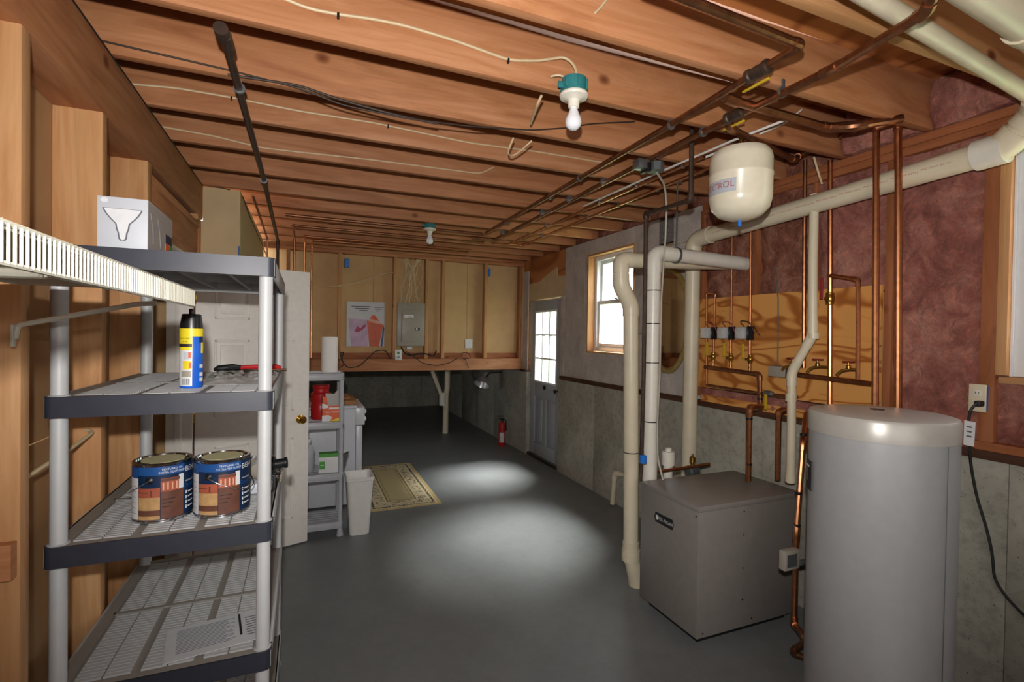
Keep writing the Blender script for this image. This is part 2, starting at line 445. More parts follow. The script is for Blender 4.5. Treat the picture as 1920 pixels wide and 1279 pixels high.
# drywall stair enclosure
bx('drywall_sheet', (XLB, 4.05, 0), (-.665, 4.062, 2.36), 'drywall_grey', wlft)
bx('drywall_sheet', (-.665, 4.05, 0), (-.447, 4.062, 2.598), 'drywall_grey', wlft)
bx('drywall_sheet', (-.447, 4.05, 0), (-.435, YF, 1.8), 'drywall_grey', wlft)
bx('drywall_sheet', (-.447, 4.05, 1.803), (-.435, YF, 2.598), 'drywall_grey', wlft)
bx('corner_bead', (-.447, 4.047, 0), (-.4345, 4.050, 2.2), 'label_blue', wlft)
bx('joint_tape', (-.4348, 4.06, 1.9), (-.4335, 4.13, 2.45), 'gypsum_tape', wlft)
# behind the camera and beyond
bx('wall_front', (-.95, YB-.12, 0), (3.0, YB, 2.86), 'drywall_tan', kind='structure')

# back wall: stud wall over a low opening
wb = struct('wall_back', (1.2, YF, 1.1))
lumber('bottom_beam', (-.435, YF-.02, 1.125), (XR+.02, YF+.03, 1.272), wb, '')
lumber('sole_plate', (-.435, YF+.03, 1.235), (XR+.02, YF+.12, 1.275), wb, '')
lumber('blocking', (-.435, YF+.095, 1.275), (XR+.02, YF+.12, 1.345), wb, 'reddish_')
lumber('top_plate', (-.435, YF, 2.535), (XR+.02, YF+.10, 2.575), wb, '')
lumber('top_plate', (-.435, YF, 2.577), (XR+.02, YF+.10, 2.61), wb, '')
for px0, px1, tn in ((.36, .402, 'pale_'), (1.008, 1.052, 'pale_'), (1.408, 1.448, 'pale_'), (1.622, 1.662, 'pale_'), (2.202, 2.243, 'pale_'), (2.71, 2.75, ''), (-.2, -.162, '')):
    lumber('stud', (px0, YF, 1.275), (px1, YF+.09, 2.535), wb, tn)
xs = [-.435, .78, 2.0, XR+.05]
for a, b_ in zip(xs, xs[1:]):
    bx('drywall_sheet', (a+.002, YF+.125, 1.3), (b_-.002, YF+.138, 2.61), 'drywall_tan', wb)
bx('crawlspace_ceiling', (-1.9, YF+.05, 1.18), (3.0, 11.0, 1.24), 'reddish_lumber_x', wb)
# far foundation under it: concrete with form lines
for k in range(8):
    bx('concrete_panel', (-1.9+.61*k+.006, 10.8, 0), (-1.9+.61*(k+1)-.006, 10.95, 1.2), 'concrete', wb)
bx('concrete_panel', (-1.9, 10.83, 0), (3.0, 11.0, 1.24), 'concrete', wb)
bx('concrete_panel', (-1.9, YF, 0), (-1.8, 10.9, 1.24), 'concrete', wb)
bx('concrete_panel', (-1.85, YF+.2, 0), (-.435, YF+.3, 1.24), 'concrete', wb)

# right wall
wr = struct('wall_right', (XR, 2.5, 0))
DY0, DY1 = 5.17, 6.06
def conc_panel(y0, y1, z1=1.09):
    bx('concrete_panel', (XR, y0, 0), (3.0, y1, z1), 'concrete', wr, .004)
ys = [YB, -.1, 1.12, 2.34, 3.56, 4.38, DY0]
for a, b_ in zip(ys, ys[1:]): conc_panel(a+.001, b_-.001)
conc_panel(DY1, 7.3, 1.10); conc_panel(7.302, 9.0, 1.10); conc_panel(9.002, 10.95, 1.10)
lumber_sill = bx('sill_plate', (XR-.02, YB, 1.09), (2.90, DY0-.06, 1.128), 'sill_wood', wr, .003)
bx('sill_plate', (XR-.02, DY1+.02, 1.10), (2.90, YF, 1.13), 'sill_wood', wr, .003)
lumber('bottom_plate', (2.735, YB, 1.128), (2.86, 1.60, 1.165), wr, 'reddish_')
lumber('top_plate', (2.735, YB, 2.515), (2.86, 2.9, 2.555), wr, 'reddish_')
lumber('top_plate', (2.735, YB, 2.557), (2.86, 2.9, 2.598), wr, 'reddish_')
XS = 2.74
for y0, y1, z0, z1, tn in ((1.172, 1.225, 1.165, 2.515, 'reddish_'), (1.135, 1.172, 1.46, 2.45, 'pale_'), (1.585, 1.622, 1.165, 2.515, 'reddish_'), (2.40, 2.438, 1.88, 2.515, 'reddish_'), (2.88, 2.92, 1.165, 2.55, 'reddish_'), (2.0, 2.02, 1.88, 2.515, 'reddish_'), (-.15, -.11, 1.165, 2.515, ''), (.1, .14, 1.165, 2.515, ''), (-.6, -.56, 1.165, 2.515, '')):
    lumber('stud', (XS, y0, z0), (2.86, y1, z1), wr, tn)
lumber('blocking', (2.735, 1.10, 2.556), (2.745, 1.13, 2.70), wr, '')
def fluff(name, y0, y1, z0, z1, mat, x=2.765, amp=.03, parent=wr):
    ny, nz = max(6, int((y1-y0)/.022)), max(6, int((z1-z0)/.03))
    def f(u_, v_):
        y, z = y0+(y1-y0)*u_, z0+(z1-z0)*v_
        e = min(u_, 1-u_, v_, 1-v_)
        d = amp*(noise.noise(V3((y*5, z*5, 3.1)))+.5*noise.noise(V3((y*13, z*13, 7.7)))+.3*noise.noise(V3((y*30, z*30, 1.7))))
        return (x-d-amp*.5*min(1, e*10), y, z)
    m = MB(); m.grid(f, ny, nz); bmesh.ops.solidify
    r = bmesh.ops.extrude_face_region(m.bm, geom=list(m.bm.faces))
    for v in r['geom']:
        if isinstance(v, bmesh.types.BMVert): v.co.x = 2.87
    return B(name, m, mat, parent)
fluff('insulation_batt', 1.225, 1.585, 1.165, 2.515, 'pink_fibreglass')
fluff('insulation_batt', 1.622, 2.0, 1.86, 2.515, 'pink_fibreglass')
fluff('insulation_batt', 2.0, 2.40, 1.80, 2.515, 'glossy_kraft_batt')
fluff('insulation_batt', 2.438, 2.88, 1.80, 2.515, 'glossy_kraft_batt')
fluff('insulation_batt', .60, 1.172, 1.165, 1.44, 'pink_fibreglass')
fluff('insulation_batt', 1.70, 2.88, 1.13, 1.225, 'pink_fibreglass', x=2.745, amp=.02)
fluff('insulation_batt', -.56, -.15, 1.165, 2.515, 'pink_fibreglass')
fluff('insulation_batt', 1.08, 1.42, 2.60, 2.83, 'pink_fibreglass', x=2.72, amp=.04)
fluff('insulation_batt', 1.465, 1.82, 2.60, 2.83, 'pink_fibreglass', x=2.70, amp=.05)
fluff('insulation_batt', .68, 1.03, 2.60, 2.83, 'pink_fibreglass', x=2.72, amp=.04)
for k in range(7, 14): fluff('insulation_batt', JY[k]+.01, JY[k+1]-.05, 2.61, 2.80, 'glossy_kraft_batt', x=2.78, amp=.03)
# plywood backer for the manifold
bx('plywood_panel', (2.722, 1.625, 1.235), (2.738, 2.90, 1.885), 'plywood_panel', wr)
bx('plywood_strip', (2.73, 2.0, 1.13), (2.738, 2.87, 1.18), 'plywood_panel', wr)
# window opening 1 with sheathing boards round it
WY0, WY1, WZ0, WZ1 = 3.76, 4.535, 1.44, 2.43
def sheet(y0, y1, z0, z1, mat='grey_sheathing', x0=2.762, x1=2.776): return bx('sheathing_board', (x0, y0+.0015, z0+.0015), (x1, y1-.0015, z1-.0015), mat, wr)
sheet(4.62, 5.06, 1.13, 2.60); sheet(WY1, 4.62, 1.13, 2.60)
sheet(WY0, WY1, 1.13, WZ0); sheet(WY0, WY1, WZ1, 2.60)
sheet(2.92, WY0, 1.13, 1.62); sheet(2.92, 3.0, 1.62, 1.76, 'metal_speck') if 0 else sheet(2.92, WY0, 1.62, 2.35)
sheet(3.42, WY0, 2.35, 2.60); sheet(2.92, 3.24, 2.35, 2.60)
plain('speckled_foam', '8f8b88', .9, var=.35, nscale=90)
bx('foam_patch', (2.758, 3.245, 2.38), (2.772, 3.415, 2.58), 'speckled_foam', wr)
bx('foam_patch', (2.756, 2.93, 1.57), (2.764, 3.06, 1.73), 'speckled_foam', wr)
bx('white_board_strip', (2.755, 2.86, 2.14), (2.763, 3.22, 2.23), 'white_paint', wr)
bx('outer_wall', (2.905, YB, 1.10), (2.92, .55, 2.86), 'drywall_tan', wr)
bx('outer_wall', (2.905, .55, 1.10), (2.92, 1.14, 1.44), 'drywall_tan', wr); bx('outer_wall', (2.905, .55, 2.44), (2.92, 1.14, 2.86), 'drywall_tan', wr)
bx('outer_wall', (2.905, 1.14, 1.10), (2.92, WY0, 2.86), 'drywall_tan', wr)
bx('outer_wall', (2.905, WY0, 1.10), (2.92, WY1, WZ0), 'drywall_tan', wr); bx('outer_wall', (2.905, WY0, WZ1), (2.92, WY1, 2.86), 'drywall_tan', wr)
bx('outer_wall', (2.905, WY1, 1.10), (2.92, DY0, 2.86), 'drywall_tan', wr); bx('outer_wall', (2.905, DY0, 2.06), (2.92, DY1, 2.86), 'drywall_tan', wr)
bx('outer_wall', (2.905, DY1, 1.10), (2.92, 11.0, 2.86), 'drywall_tan', wr)
bx('outer_wall', (-.95, YF+.2, 1.24), (3.0, YF+.24, 2.86), 'drywall_tan', wr)
for (y0, y1, z0, z1) in ((WY0-.02, WY0, WZ0-.02, WZ1+.02), (WY1, WY1+.02, WZ0-.02, WZ1+.02)):
    lumber('window_buck', (2.752, y0, z0), (2.90, y1, z1), wr, 'pale_')
lumber('window_buck', (2.752, WY0, WZ0-.02), (2.90, WY1, WZ0), wr, 'pale_')
lumber('window_buck', (2.752, WY0, WZ1), (2.90, WY1, WZ1+.02), wr, 'pale_')
# over and beside the entry door
m = MB(); m.prism([(2.764, DY0-.11, 2.06), (2.764, DY1+.03, 2.06), (2.764, DY1+.03, 2.27), (2.764, 5.75, 2.28), (2.764, 5.55, 2.34), (2.764, 5.28, 2.41), (2.764, 5.26, 2.30), (2.764, DY0-.11, 2.29)], (.012, 0, 0))
B('drywall_scrap', m, 'drywall_grey', wr)
bx('header_board', (2.778, DY0-.1, 2.06), (2.81, DY1+.2, 2.60), 'plywood_deck', wr)
bx('drywall_strip', (2.755, DY1+.005, 1.13), (2.768, YF-.01, 2.45), 'grey_sheathing', wr)
bx('drywall_strip', (2.757, DY0-.105, 1.13), (2.768, DY0-.02, 2.05), 'grey_sheathing', wr)
bx('threshold', (2.765, DY0, 0), (2.99, DY1, .035), 'dark_bronze', wr, .003)
lumber('door_buck', (2.77, DY0-.02, 0), (2.99, DY0+.012, 2.05), wr, 'reddish_')

# entry door
dr = struct('door_1', (2.82, DY0, .04))
y0, y1, z0, z1 = DY0+.012, DY1-.005, .04, 2.045
gy0, gy1, gz0, gz1 = y0+.14, y1-.14, 1.00, 1.90
def panel(name, a, b, par=dr, mat='door_grey_paint', bev=.003): return bx(name, a, b, mat, par, bev)
panel('stile', (2.80, y0, z0), (2.842, gy0, z1)); panel('stile', (2.80, gy1, z0), (2.842, y1, z1))
panel('rail', (2.80, gy0, gz1), (2.842, gy1, z1)); panel('rail', (2.80, gy0, z0), (2.842, gy1, .20)); panel('rail', (2.80, gy0, .80), (2.842, gy1, gz0))
panel('mullion', (2.80, (y0+y1)/2-.045, .20), (2.842, (y0+y1)/2+.045, .80))
for a, b_ in ((gy0, (y0+y1)/2-.045), ((y0+y1)/2+.045, gy1)):
    panel('recess', (2.814, a, .20), (2.836, b_, .80)); panel('raised_panel', (2.804, a+.035, .235), (2.82, b_-.035, .765), bev=.006)
fr_ = MB()
for a, b_ in (((2.796, gy0-.012, gz0-.012), (2.85, gy0+.012, gz1+.012)), ((2.796, gy1-.012, gz0-.012), (2.85, gy1+.012, gz1+.012)), ((2.796, gy0, gz0-.012), (2.85, gy1, gz0+.012)), ((2.796, gy0, gz1-.012), (2.85, gy1, gz1+.012))): fr_.box(a, b_, .003)
B('glazing_frame', fr_, 'vinyl_white', dr)
for k in (1, 2):
    y = gy0+(gy1-gy0)*k/3; bx('muntin', (2.804, y-.011, gz0), (2.84, y+.011, gz1), 'vinyl_white', dr)
    z = gz0+(gz1-gz0)*k/3; bx('muntin', (2.806, gy0, z-.011), (2.838, gy1, z+.011), 'vinyl_white', dr)
for i in range(3):
    for j in range(3):
        bx('pane', (2.820, gy0+(gy1-gy0)*i/3+.012, gz0+(gz1-gz0)*j/3+.012), (2.824, gy0+(gy1-gy0)*(i+1)/3-.012, gz0+(gz1-gz0)*(j+1)/3-.012), 'window_glass', dr)
m = MB(); m.lathe((2.80, 5.62, .935), [(.022, 0), (.03, .004), (.024, .012), (0, .014)], 16, axis=(-1, 0, 0), sy=1.4); B('black_oval_fitting', m, 'black_plastic', dr)
m = MB(); m.lathe((2.80, y0+.06, .93), [(.025, 0), (.025, .008), (.01, .012), (.01, .035), (.026, .045), (.026, .06), (0, .07)], 16, axis=(-1, 0, 0)); B('knob', m, 'dark_bronze', dr)

# window 1: white double hung
def dh_window(name, y0, y1, z0, z1, x):
    wn_ = struct(name, (x, (y0+y1)/2, z0))
    f = MB(); t_ = .045
    f.box((x, y0, z0), (x+.08, y0+t_, z1), .004); f.box((x, y1-t_, z0), (x+.08, y1, z1), .004); f.box((x, y0+t_, z0), (x+.08, y1-t_, z0+t_), .004); f.box((x, y0+t_, z1-t_), (x+.08, y1-t_, z1), .004)
    B('window_frame', f, 'vinyl_white', wn_)
    zm = (z0+z1)/2+.01
    for nm, a, b_, xx in (('lower_sash', z0+t_, zm+.02, x+.015), ('upper_sash', zm-.02, z1-t_, x+.045)):
        q = MB(); s_ = .038; ya, yb = y0+t_, y1-t_
        q.box((xx, ya, a), (xx+.028, ya+s_, b_), .003); q.box((xx, yb-s_, a), (xx+.028, yb, b_), .003); q.box((xx, ya+s_, a), (xx+.028, yb-s_, a+s_), .003); q.box((xx, ya+s_, b_-s_), (xx+.028, yb-s_, b_), .003)
        so = B(nm, q, 'vinyl_white', wn_)
        bx('pane', (xx+.012, ya+s_, a+s_), (xx+.016, yb-s_, b_-s_), 'window_glass', so)
    bx('sash_lock', (x+.0, (y0+y1)/2-.02, zm+.02), (x+.03, (y0+y1)/2+.02, zm+.035), 'galvanized', wn_, .003)
    return wn_
dh_window('window_1', WY0, WY1, WZ0, WZ1, 2.83)
dh_window('window_2', .58, 1.132, 1.455, 2.44, 2.78)
bx('window_jamb', (2.765, 1.126, 1.455), (2.785, 1.134, 2.44), 'vinyl_white', wr)
lumber('window_buck', (2.74, .55, 1.425), (2.99, 1.16, 1.453), wr, 'pale_')
lumber('window_buck', (2.74, .55, 2.442), (2.99, 1.135, 2.515), wr, 'pale_')
lumber('window_buck', (2.74, .545, 1.453), (2.99, .578, 2.44), wr, 'pale_')

# outside
bx('lawn', (3.0, -12, -.30), (40, 30, -.02), 'grass', kind='structure')
def tree(x, y, h, r, lab):
    t_ = thing('tree', lab, 'tree', (x, y, -.02), group='trees outside the windows')
    m = MB(); m.tube([(x, y, -.05), (x, y, h*.5)], .12, 8, radii=[.14, .08]); B('trunk', m, 'bark', t_)
    m = MB()
    for k in range(16):
        a = random.random()*6.28; q = random.random()**.5*r*.7; zz = h*.62+random.uniform(-.3, .35)*h
        g = bmesh.ops.create_icosphere(m.bm, subdivisions=3, radius=r*random.uniform(.35, .55))['verts']
        for v in g:
            v.co *= 1+.22*noise.noise(v.co*3+V3((k, 0, 0))); v.co += V3((x+q*math.cos(a), y+q*math.sin(a), zz))
    B('crown', m, 'leaves', t_)
tree(9.5, 7.6, 3.4, 1.3, 'round green tree outside, seen through the upper window sash')
tree(15, 17, 4.5, 2.0, 'pale green tree outside, beyond the glass of the entry door')
tree(14, 10.5, 4.0, 1.6, 'distant light green tree on the lawn outside the window')

# ------------------------------------------------------------------ big things
# five shelf resin rack, left foreground
RX0, RX1, RY0, RY1 = -.662, -.090, 1.745, 2.625
rack = thing('storage_rack', 'tall grey resin storage rack with charcoal shelf fronts in the left foreground', 'shelving', (RX0+.286, 2.18, 0))
RZ = [.155, .5745, .9875, 1.406, 1.829]
posts = [(RX0+.026, RY0+.034), (RX1-.026, RY0+.034), (RX0+.030, RY1-.03), (RX1-.024, RY1-.03)]
for (x, y) in posts:
    m = MB(); m.lathe((x, y, 0), [(.024, 0), (.024, .012), (.0205, .018), (.0205, 1.80), (.019, 1.825)], 20); B('post', m, 'post_plastic', rack)
slat_mesh = None
for k, z in enumerate(RZ):
    m = MB(); th = .058
    m.m('rack_border')
    m.box((RX0+.004, RY0+.012, z-.010), (RX1-.004, RY1-.004, z-.005))
    m.m('rack_plastic')
    m.box((RX0, RY0+.012, z-th), (RX0+.012, RY1, z), .003); m.box((RX1-.012, RY0+.012, z-th), (RX1, RY1, z), .003)
    m.box((RX0+.01, RY1-.012, z-th), (RX1-.01, RY1, z), .003)
    for i in range(1, 4):
        x = RX0+(RX1-RX0)*i/4; m.box((x-.006, RY0+.02, z-.045), (x+.006, RY1-.01, z-.008))
    for j in range(1, 3):
        y = RY0+(RY1-RY0)*j/3; m.box((RX0+.01, y-.004, z-.035), (RX1-.01, y+.004, z-.008))
    m.m('rack_border')
    for a, b_ in (((RX0+.004, RY0+.012, z-.006), (RX0+.045, RY1-.004, z)), ((RX1-.045, RY0+.012, z-.006), (RX1-.004, RY1-.004, z)), ((RX0+.04, RY0+.012, z-.006), (RX1-.04, RY0+.035, z)), ((RX0+.04, RY1-.03, z-.006), (RX1-.04, RY1-.004, z)), ((RX0+.04, 2.17, z-.006), (RX1-.04, 2.188, z))): m.box(a, b_)
    sh = B('shelf', m, None, rack)
    q = MB(); r_ = .022; x0, x1, y0, yb = RX0-.001, RX1+.001, RY0, RY0+.055
    def arc(cx, cy, a0, a1, n=5): return [(cx+r_*math.cos(math.radians(a0+(a1-a0)*i/n)), cy+r_*math.sin(math.radians(a0+(a1-a0)*i/n)), z-th) for i in range(n+1)]
    q.prism([(x0, yb, z-th)]+arc(x0+r_, y0+r_, 180, 270)+arc(x1-r_, y0+r_, 270, 360)+[(x1, yb, z-th), (x1-.006, yb, z-th), (x1-.006, y0+.026, z-th), (x1-.028, y0+.008, z-th), (x0+.028, y0+.008, z-th), (x0+.006, y0+.026, z-th), (x0+.006, yb, z-th)], (0, 0, th+.001))
    B('front_lip', q, 'rack_charcoal', sh)
    s_ = MB(); W = (RX1-RX0-.085)
    for i in range(3):
        xa = RX0+.055+W*i/3; xb = xa+W/3-.026
        for h in range(2):
            u0_, u1_ = (xa, (xa+xb)/2-.0025) if h == 0 else ((xa+xb)/2+.0025, xb)
            for (ya, yb2) in ((RY0+.045, 2.168), (2.192, RY1-.035)):
                n = 22
                for j in range(n):
                    y = ya+(yb2-ya)*j/n; s_.box((u0_, y, z-.006), (u1_, y+(yb2-ya)/n*.72, z+.0005))
    B('deck_slats', s_, 'rack_plastic', sh, kind='stuff')
    if k < 4 or True:
        for (x, y) in posts[:2]:
            c_ = MB(); c_.lathe((x, y, z), [(.026, 0), (.026, .002), (.0215, .004)], 20); B('collar', c_, 'post_plastic', sh)

# ventilated wire shelf hung on the stud wall
ws = thing('wire_shelf', 'white vinyl coated ventilated wire shelf on the stud wall at the left edge', 'shelf', (-.48, .9, 1.66))
WX, WT, WB_, WY = -.283, 1.706, 1.664, 1.60
m = MB()
for z in (WT, WB_): m.tube([(WX, -.3, z), (WX, WY, z)], .0033, 8)
m.tube([(WX-.004, -.3, WT-.004), (WX-.004, WY, WT-.004)], .0025, 6); m.tube([(XL+.01, -.3, WT), (XL+.01, WY, WT)], .003, 8); m.tube([(-.47, -.3, WT-.005), (-.47, WY, WT-.005)], .003, 8)
m.tube([(WX, WY, WB_), (WX, WY, WT), (XL+.01, WY, WT)], .003, 6)
B('rail', m, 'vinyl_coated_wire', ws)
n = 150
m = MB()
for k in range(n):
    y = -.3+(WY+.3)*k/(n-1); m.tube([(WX+.0025, y, WB_), (WX+.0025, y, WT-.001), (WX-.002, y, WT+.003), (XL+.01, y, WT+.003)], .0016, 6, cap=False)
B('deck_wire', m, 'vinyl_coated_wire', ws, kind='stuff')
for yb_ in (1.60, .83):
    m = MB(); m.tube([(-.36 if yb_ > 1 else -.29, yb_-.03, 1.667), (-.40, yb_-.03, 1.664), (XL+.012, yb_, 1.603), (XL+.008, yb_, 1.57)], .0065, 8, fil=.01)
    m.box((XL+.001, yb_-.009, 1.55), (XL+.007, yb_+.009, 1.605), .002); m.lathe((XL+.007, yb_, 1.575), [(.004, 0), (.004, .003), (0, .004)], 8, axis=(1, 0, 0))
    B('support_bracket', m, 'vinyl_coated_wire', ws)

# water heater
HX, HY, HR, HZ = 2.183, 1.298, .25, 1.307
wh = thing('water_heater', 'tall grey cylindrical water heater beside the boiler at the right', 'water heater', (HX, HY, 0))
m = MB(); m.lathe((HX, HY, 0), [(HR-.01, 0), (HR-.002, .01), (HR-.002, HZ-.085)], 72); B('tank_jacket', m, 'heater_grey', wh)
m = MB(); m.lathe((HX, HY, HZ-.086), [(HR-.002, -.004), (HR+.003, -.003), (HR+.003, .070), (HR-.002, .080), (HR-.014, .084), (HR*.5, .087), (0, .087)], 72); B('lid', m, 'heater_lid', wh)
m = MB(); m.lathe((HX+.05, HY+.04, HZ+.001), [(.026, 0), (.026, .002), (0, .002)], 20); B('port_plug', m, 'black_plastic', wh)
sa = math.radians(-95)
m = MB(); m.patch((HX, HY, 0), HR-.0015, sa, sa+.58, .012, HZ-.09, 8, .0035); B('seam_cover', m, 'heater_grey', wh)
la = math.atan2(-HY, -HX)
m = MB(); m.patch((HX, HY, 0), HR-.001, la-1.42, la-1.08, .965, 1.085, 8, .006); lb = B('nameplate', m, 'black_plastic', wh)
m = MB(); m.patch((HX, HY, 0), HR+.0052, la-1.32, la-1.20, 1.0, 1.055, 4, .001); B('emblem', m, 'copper', lb)
m = MB(); m.patch((HX, HY, 0), HR+.0052, la-1.35, la-1.15, 1.06, 1.068, 4, .001); B('emblem_line', m, 'label_white', lb)

# boiler
BX0, BX1, BY0, BY1, BZ0, BZ1 = 1.866, 2.60, 1.957, 2.43, .05, .735
bo = thing('boiler', 'dark grey metal boiler cabinet on the floor left of the water heater', 'boiler', ((BX0+BX1)/2, (BY0+BY1)/2, 0))
bx('side_casing', (BX0, BY0, BZ0), (BX1, BY1, BZ1-.03), 'boiler_grey', bo, .006)
bx('top_panel', (BX0-.004, BY0-.005, BZ1-.031), (BX1+.004, BY1+.004, BZ1), 'boiler_grey', bo, .006)
bx('base', (BX0+.05, BY0+.05, 0), (BX1-.04, BY1-.03, BZ0+.002), 'black_plastic', bo)
for k, (x, z) in enumerate(((BX0+.31, BZ1-.06), (BX0+.31, .37), (BX0+.31, .20), (BX0+.04, .075), (BX0+.38, .085), (BX0+.31, .55))):
    m = MB(); m.lathe((x, BY0, z), [(.0045, 0), (.0045, .002), (0, .003)], 8, axis=(0, -1, 0)); B('screw', m, 'black_plastic', bo)
for z in (BZ1-.055, ):
    m = MB(); m.lathe((BX0, BY0+.02, z), [(.0045, 0), (.0045, .002), (0, .003)], 8, axis=(-1, 0, 0)); B('screw', m, 'black_plastic', bo)
bya, byb, bza, bzb = 2.14, 2.30, .545, .60
pp = [(bya+.01, bza), (byb-.01, bza), (byb, (bza+bzb)/2), (byb-.01, bzb), (bya+.01, bzb), (bya, (bza+bzb)/2)]
m = MB(); m.prism([(BX0-.001, y, z) for y, z in pp], (-.004, 0, 0)); bd = B('badge', m, 'label_black', bo)
text('badge_lettering', 'WEIL-McLAIN', .026, 'label_white', bd, lambda x, y: (BX0-.0058, 2.208-x, .5725+y), sx=.82)
bx('badge_emblem', (BX0-.0062, 2.284, .56), (BX0-.005, 2.266, .586), 'label_white', bd)

# expansion tank
ET = V3((1.94, 1.81, 2.17))
et = thing('expansion_tank', 'cream expansion tank hanging under the joists', 'tank', ET)
m = MB(); R_ = .142
m.lathe(ET, [(0, 0), (.05, .003), (.10, .022), (.13, .055), (R_, .10), (R_, .20), (R_+.003, .206), (R_+.003, .214), (R_, .22), (R_, .285), (.137, .31), (.12, .332), (.08, .342), (0, .346)], 48); B('tank_shell', m, 'tank_cream', et)
ta = math.atan2(-ET.y, -ET.x)
m = MB(); m.patch(ET, R_+.0004, ta-1.35, ta-.12, .110, .172, 12); lb = B('label_band', m, 'box_grey', et)
def onc(c, r, a_mid, z): return lambda x, y: (c[0]+r*math.cos(a_mid+x/r), c[1]+r*math.sin(a_mid+x/r), z+y)
text('label_lettering', 'EXTROL', .042, 'red_print', lb, onc(ET, R_+.0016, ta-.72, ET.z+.144))
m = MB(); m.tube([ET+V3((0, 0, -.03)), ET+V3((0, 0, .01))], .009, 10); B('valve_cap', m, 'blue_plastic', et)
m = MB(); m.tube([ET+V3((0, 0, .34)), ET+V3((0, 0, .43))], .012, 12); B('nipple', m, 'brass', et)

# ---- piping
def hanger(p, r, par, up=.035):
    m = MB(); p = V3(p)
    m.lathe(p+V3((0, -.006, 0)), [(r*1.45, 0), (r*1.45, .012)], 12, axis=(0, 1, 0)); m.box(p+V3((-.008, -.004, r)), p+V3((.008, .004, r+up)), .001)
    return B('pipe_hanger', m, 'galvanized', par)
def pipe(name, lab, cat, pts, r, mat, group=None, fit=True, fitmat=None, fil=None, hang=(), bands=(), fr=1.22, straight=False):
    pts = [V3(p) for p in pts]; m = MB(); fil = fil if fil is not None else r*1.5
    m.tube(pts, r, 14 if r > .02 else 10, fil=fil, seg=6)
    o = B(name, m, mat); tag(o, lab, cat, group)
    if fit:
        for i in range(1, len(pts)-1):
            p, a, b_ = pts[i], pts[i-1], pts[i+1]
            if (a-p).angle(b_-p) > math.radians(172): continue
            da, db = (a-p), (b_-p); L_ = min(fil+r*1.3, da.length*.5, db.length*.5)
            q = MB(); q.tube([p+da.normalized()*L_, p, p+db.normalized()*L_], r*fr, 14 if r > .02 else 10, fil=fil, seg=6)
            B('elbow', q, fitmat or mat, o)
    for h in hang: hanger(h, r, o)
    for b_ in bands:
        b_ = V3(b_); q = MB(); q.tube([b_-V3((0, 0, .006)), b_+V3((0, 0, .006))], r*1.10, 16); B('band', q, 'black_plastic', o)
    return o
def coupling(par, p, d, r, L_, mat):
    p = V3(p); d = V3(d).normalized(); m = MB(); m.tube([p-d*L_/2, p+d*L_/2], r, 20); return B('coupling', m, mat, par)

# main drain along right wall: down, forward under the joists, then up
dp = pipe('drain_pipe', 'large cream drain pipe along the right wall, turning down behind the boiler', 'pipe',
     [(2.632, 2.874, 0), (2.632, 2.874, 2.317), (2.632, 1.128, 2.394), (2.62, 1.01, 2.49), (2.53, .955, 2.56)], .053, 'pvc', fil=.10, fr=1.13)
for y_, z_ in ((1.128, 2.394),): coupling(dp, (2.632, y_+.03, z_), (0, 1, -.04), .064, .10, 'pvc_white')
coupling(dp, (2.632, 2.874, 2.18), (0, 0, 1), .06, .05, 'pvc')
# red print line along it
for k in range(11):
    y = 1.33+k*.125; z = 2.317+(2.874-y)/1.746*.077
    text('pipe_print', 'PVC DWV ASTM', .012, 'red_print', dp, (lambda y, z: (lambda a, b_: (2.632-.0536*math.cos((b_)/.0536+.15), y-a*1.3, z-.0536*math.sin(.15-(b_)/.0536)*1.0)))(y, z))
pv = pipe('drain_pipe', 'cream drain pipe crossing the joists at the top right corner', 'pipe', [(.60, .835, 2.56), (1.475, .918, 2.56), (2.40, 1.006, 2.56), (2.60, 1.01, 2.54)], .028, 'pvc', fit=False, fil=.05)
pw = pipe('drain_pipe', 'fattest cream drain pipe at the very top right edge, nearest the camera', 'pipe', [(.60, .68, 2.52), (1.62, .75, 2.52), (1.92, .772, 2.52), (2.25, .80, 2.50)], .047, 'pvc', fit=False)
coupling(pw, (1.93, .773, 2.52), (1, .05, 0), .054, .05, 'pvc')

# boiler air and vent pipes
AX, AY = 1.915, 2.62
va = pipe('vent_pipe', 'thick cream vent pipe with an offset top, standing left of the dark gas pipe', 'pipe',
     [(1.996, 2.620, -0.145), (1.987, 2.620, 0.040), (1.942, 2.620, 0.203), (1.905, 2.620, 1.799), (1.826, 2.620, 1.919), (1.822, 2.620, 2.076), (2.78, 2.62, 2.125)], .0475, 'pvc', fil=.07, fr=1.1)
coupling(va, (1.942, 2.620, 0.203), (0, 0, 1), .058, .07, 'pvc')
for zz in (.62, ): 
    q = MB(); p = V3((1.927, 2.620, 0.862)); q.tube([p-V3((0, 0, .003)), p+V3((0, 0, .003))], .0485, 20, cap=True); B('tie_band', q, 'black_plastic', va)
BXP = 1.998
vb = pipe('vent_pipe', 'thick white vent pipe with black ties, standing right of the dark gas pipe', 'pipe',
     [(BXP, 2.52, .70), (BXP, 2.52, 2.125), (2.80, 2.52, 2.105)], .0445, 'pvc_white', fil=.07, fr=1.1)
for py in (545, 607, 680, 790):
    q = MB(); z_ = {545: 1.886, 607: 1.681, 680: 1.439, 790: 1.072}[py]
    p = V3((BXP, 2.52, z_)); q.tube([p-V3((0, 0, .003)), p+V3((0, 0, .003))], .0465, 20); B('tie_band', q, 'black_plastic', vb)
q = MB(); hp = V3((2.17, 2.52, 2.118)); q.lathe(hp+V3((-.008, 0, 0)), [(.050, 0), (.050, .016)], 20, axis=(1, 0, 0)); q.tube([hp+V3((0, 0, .05)), hp+V3((0, 0, .48))], .005, 8); q.lathe(hp+V3((0, 0, .46)), [(.03, 0), (.01, .012)], 12)
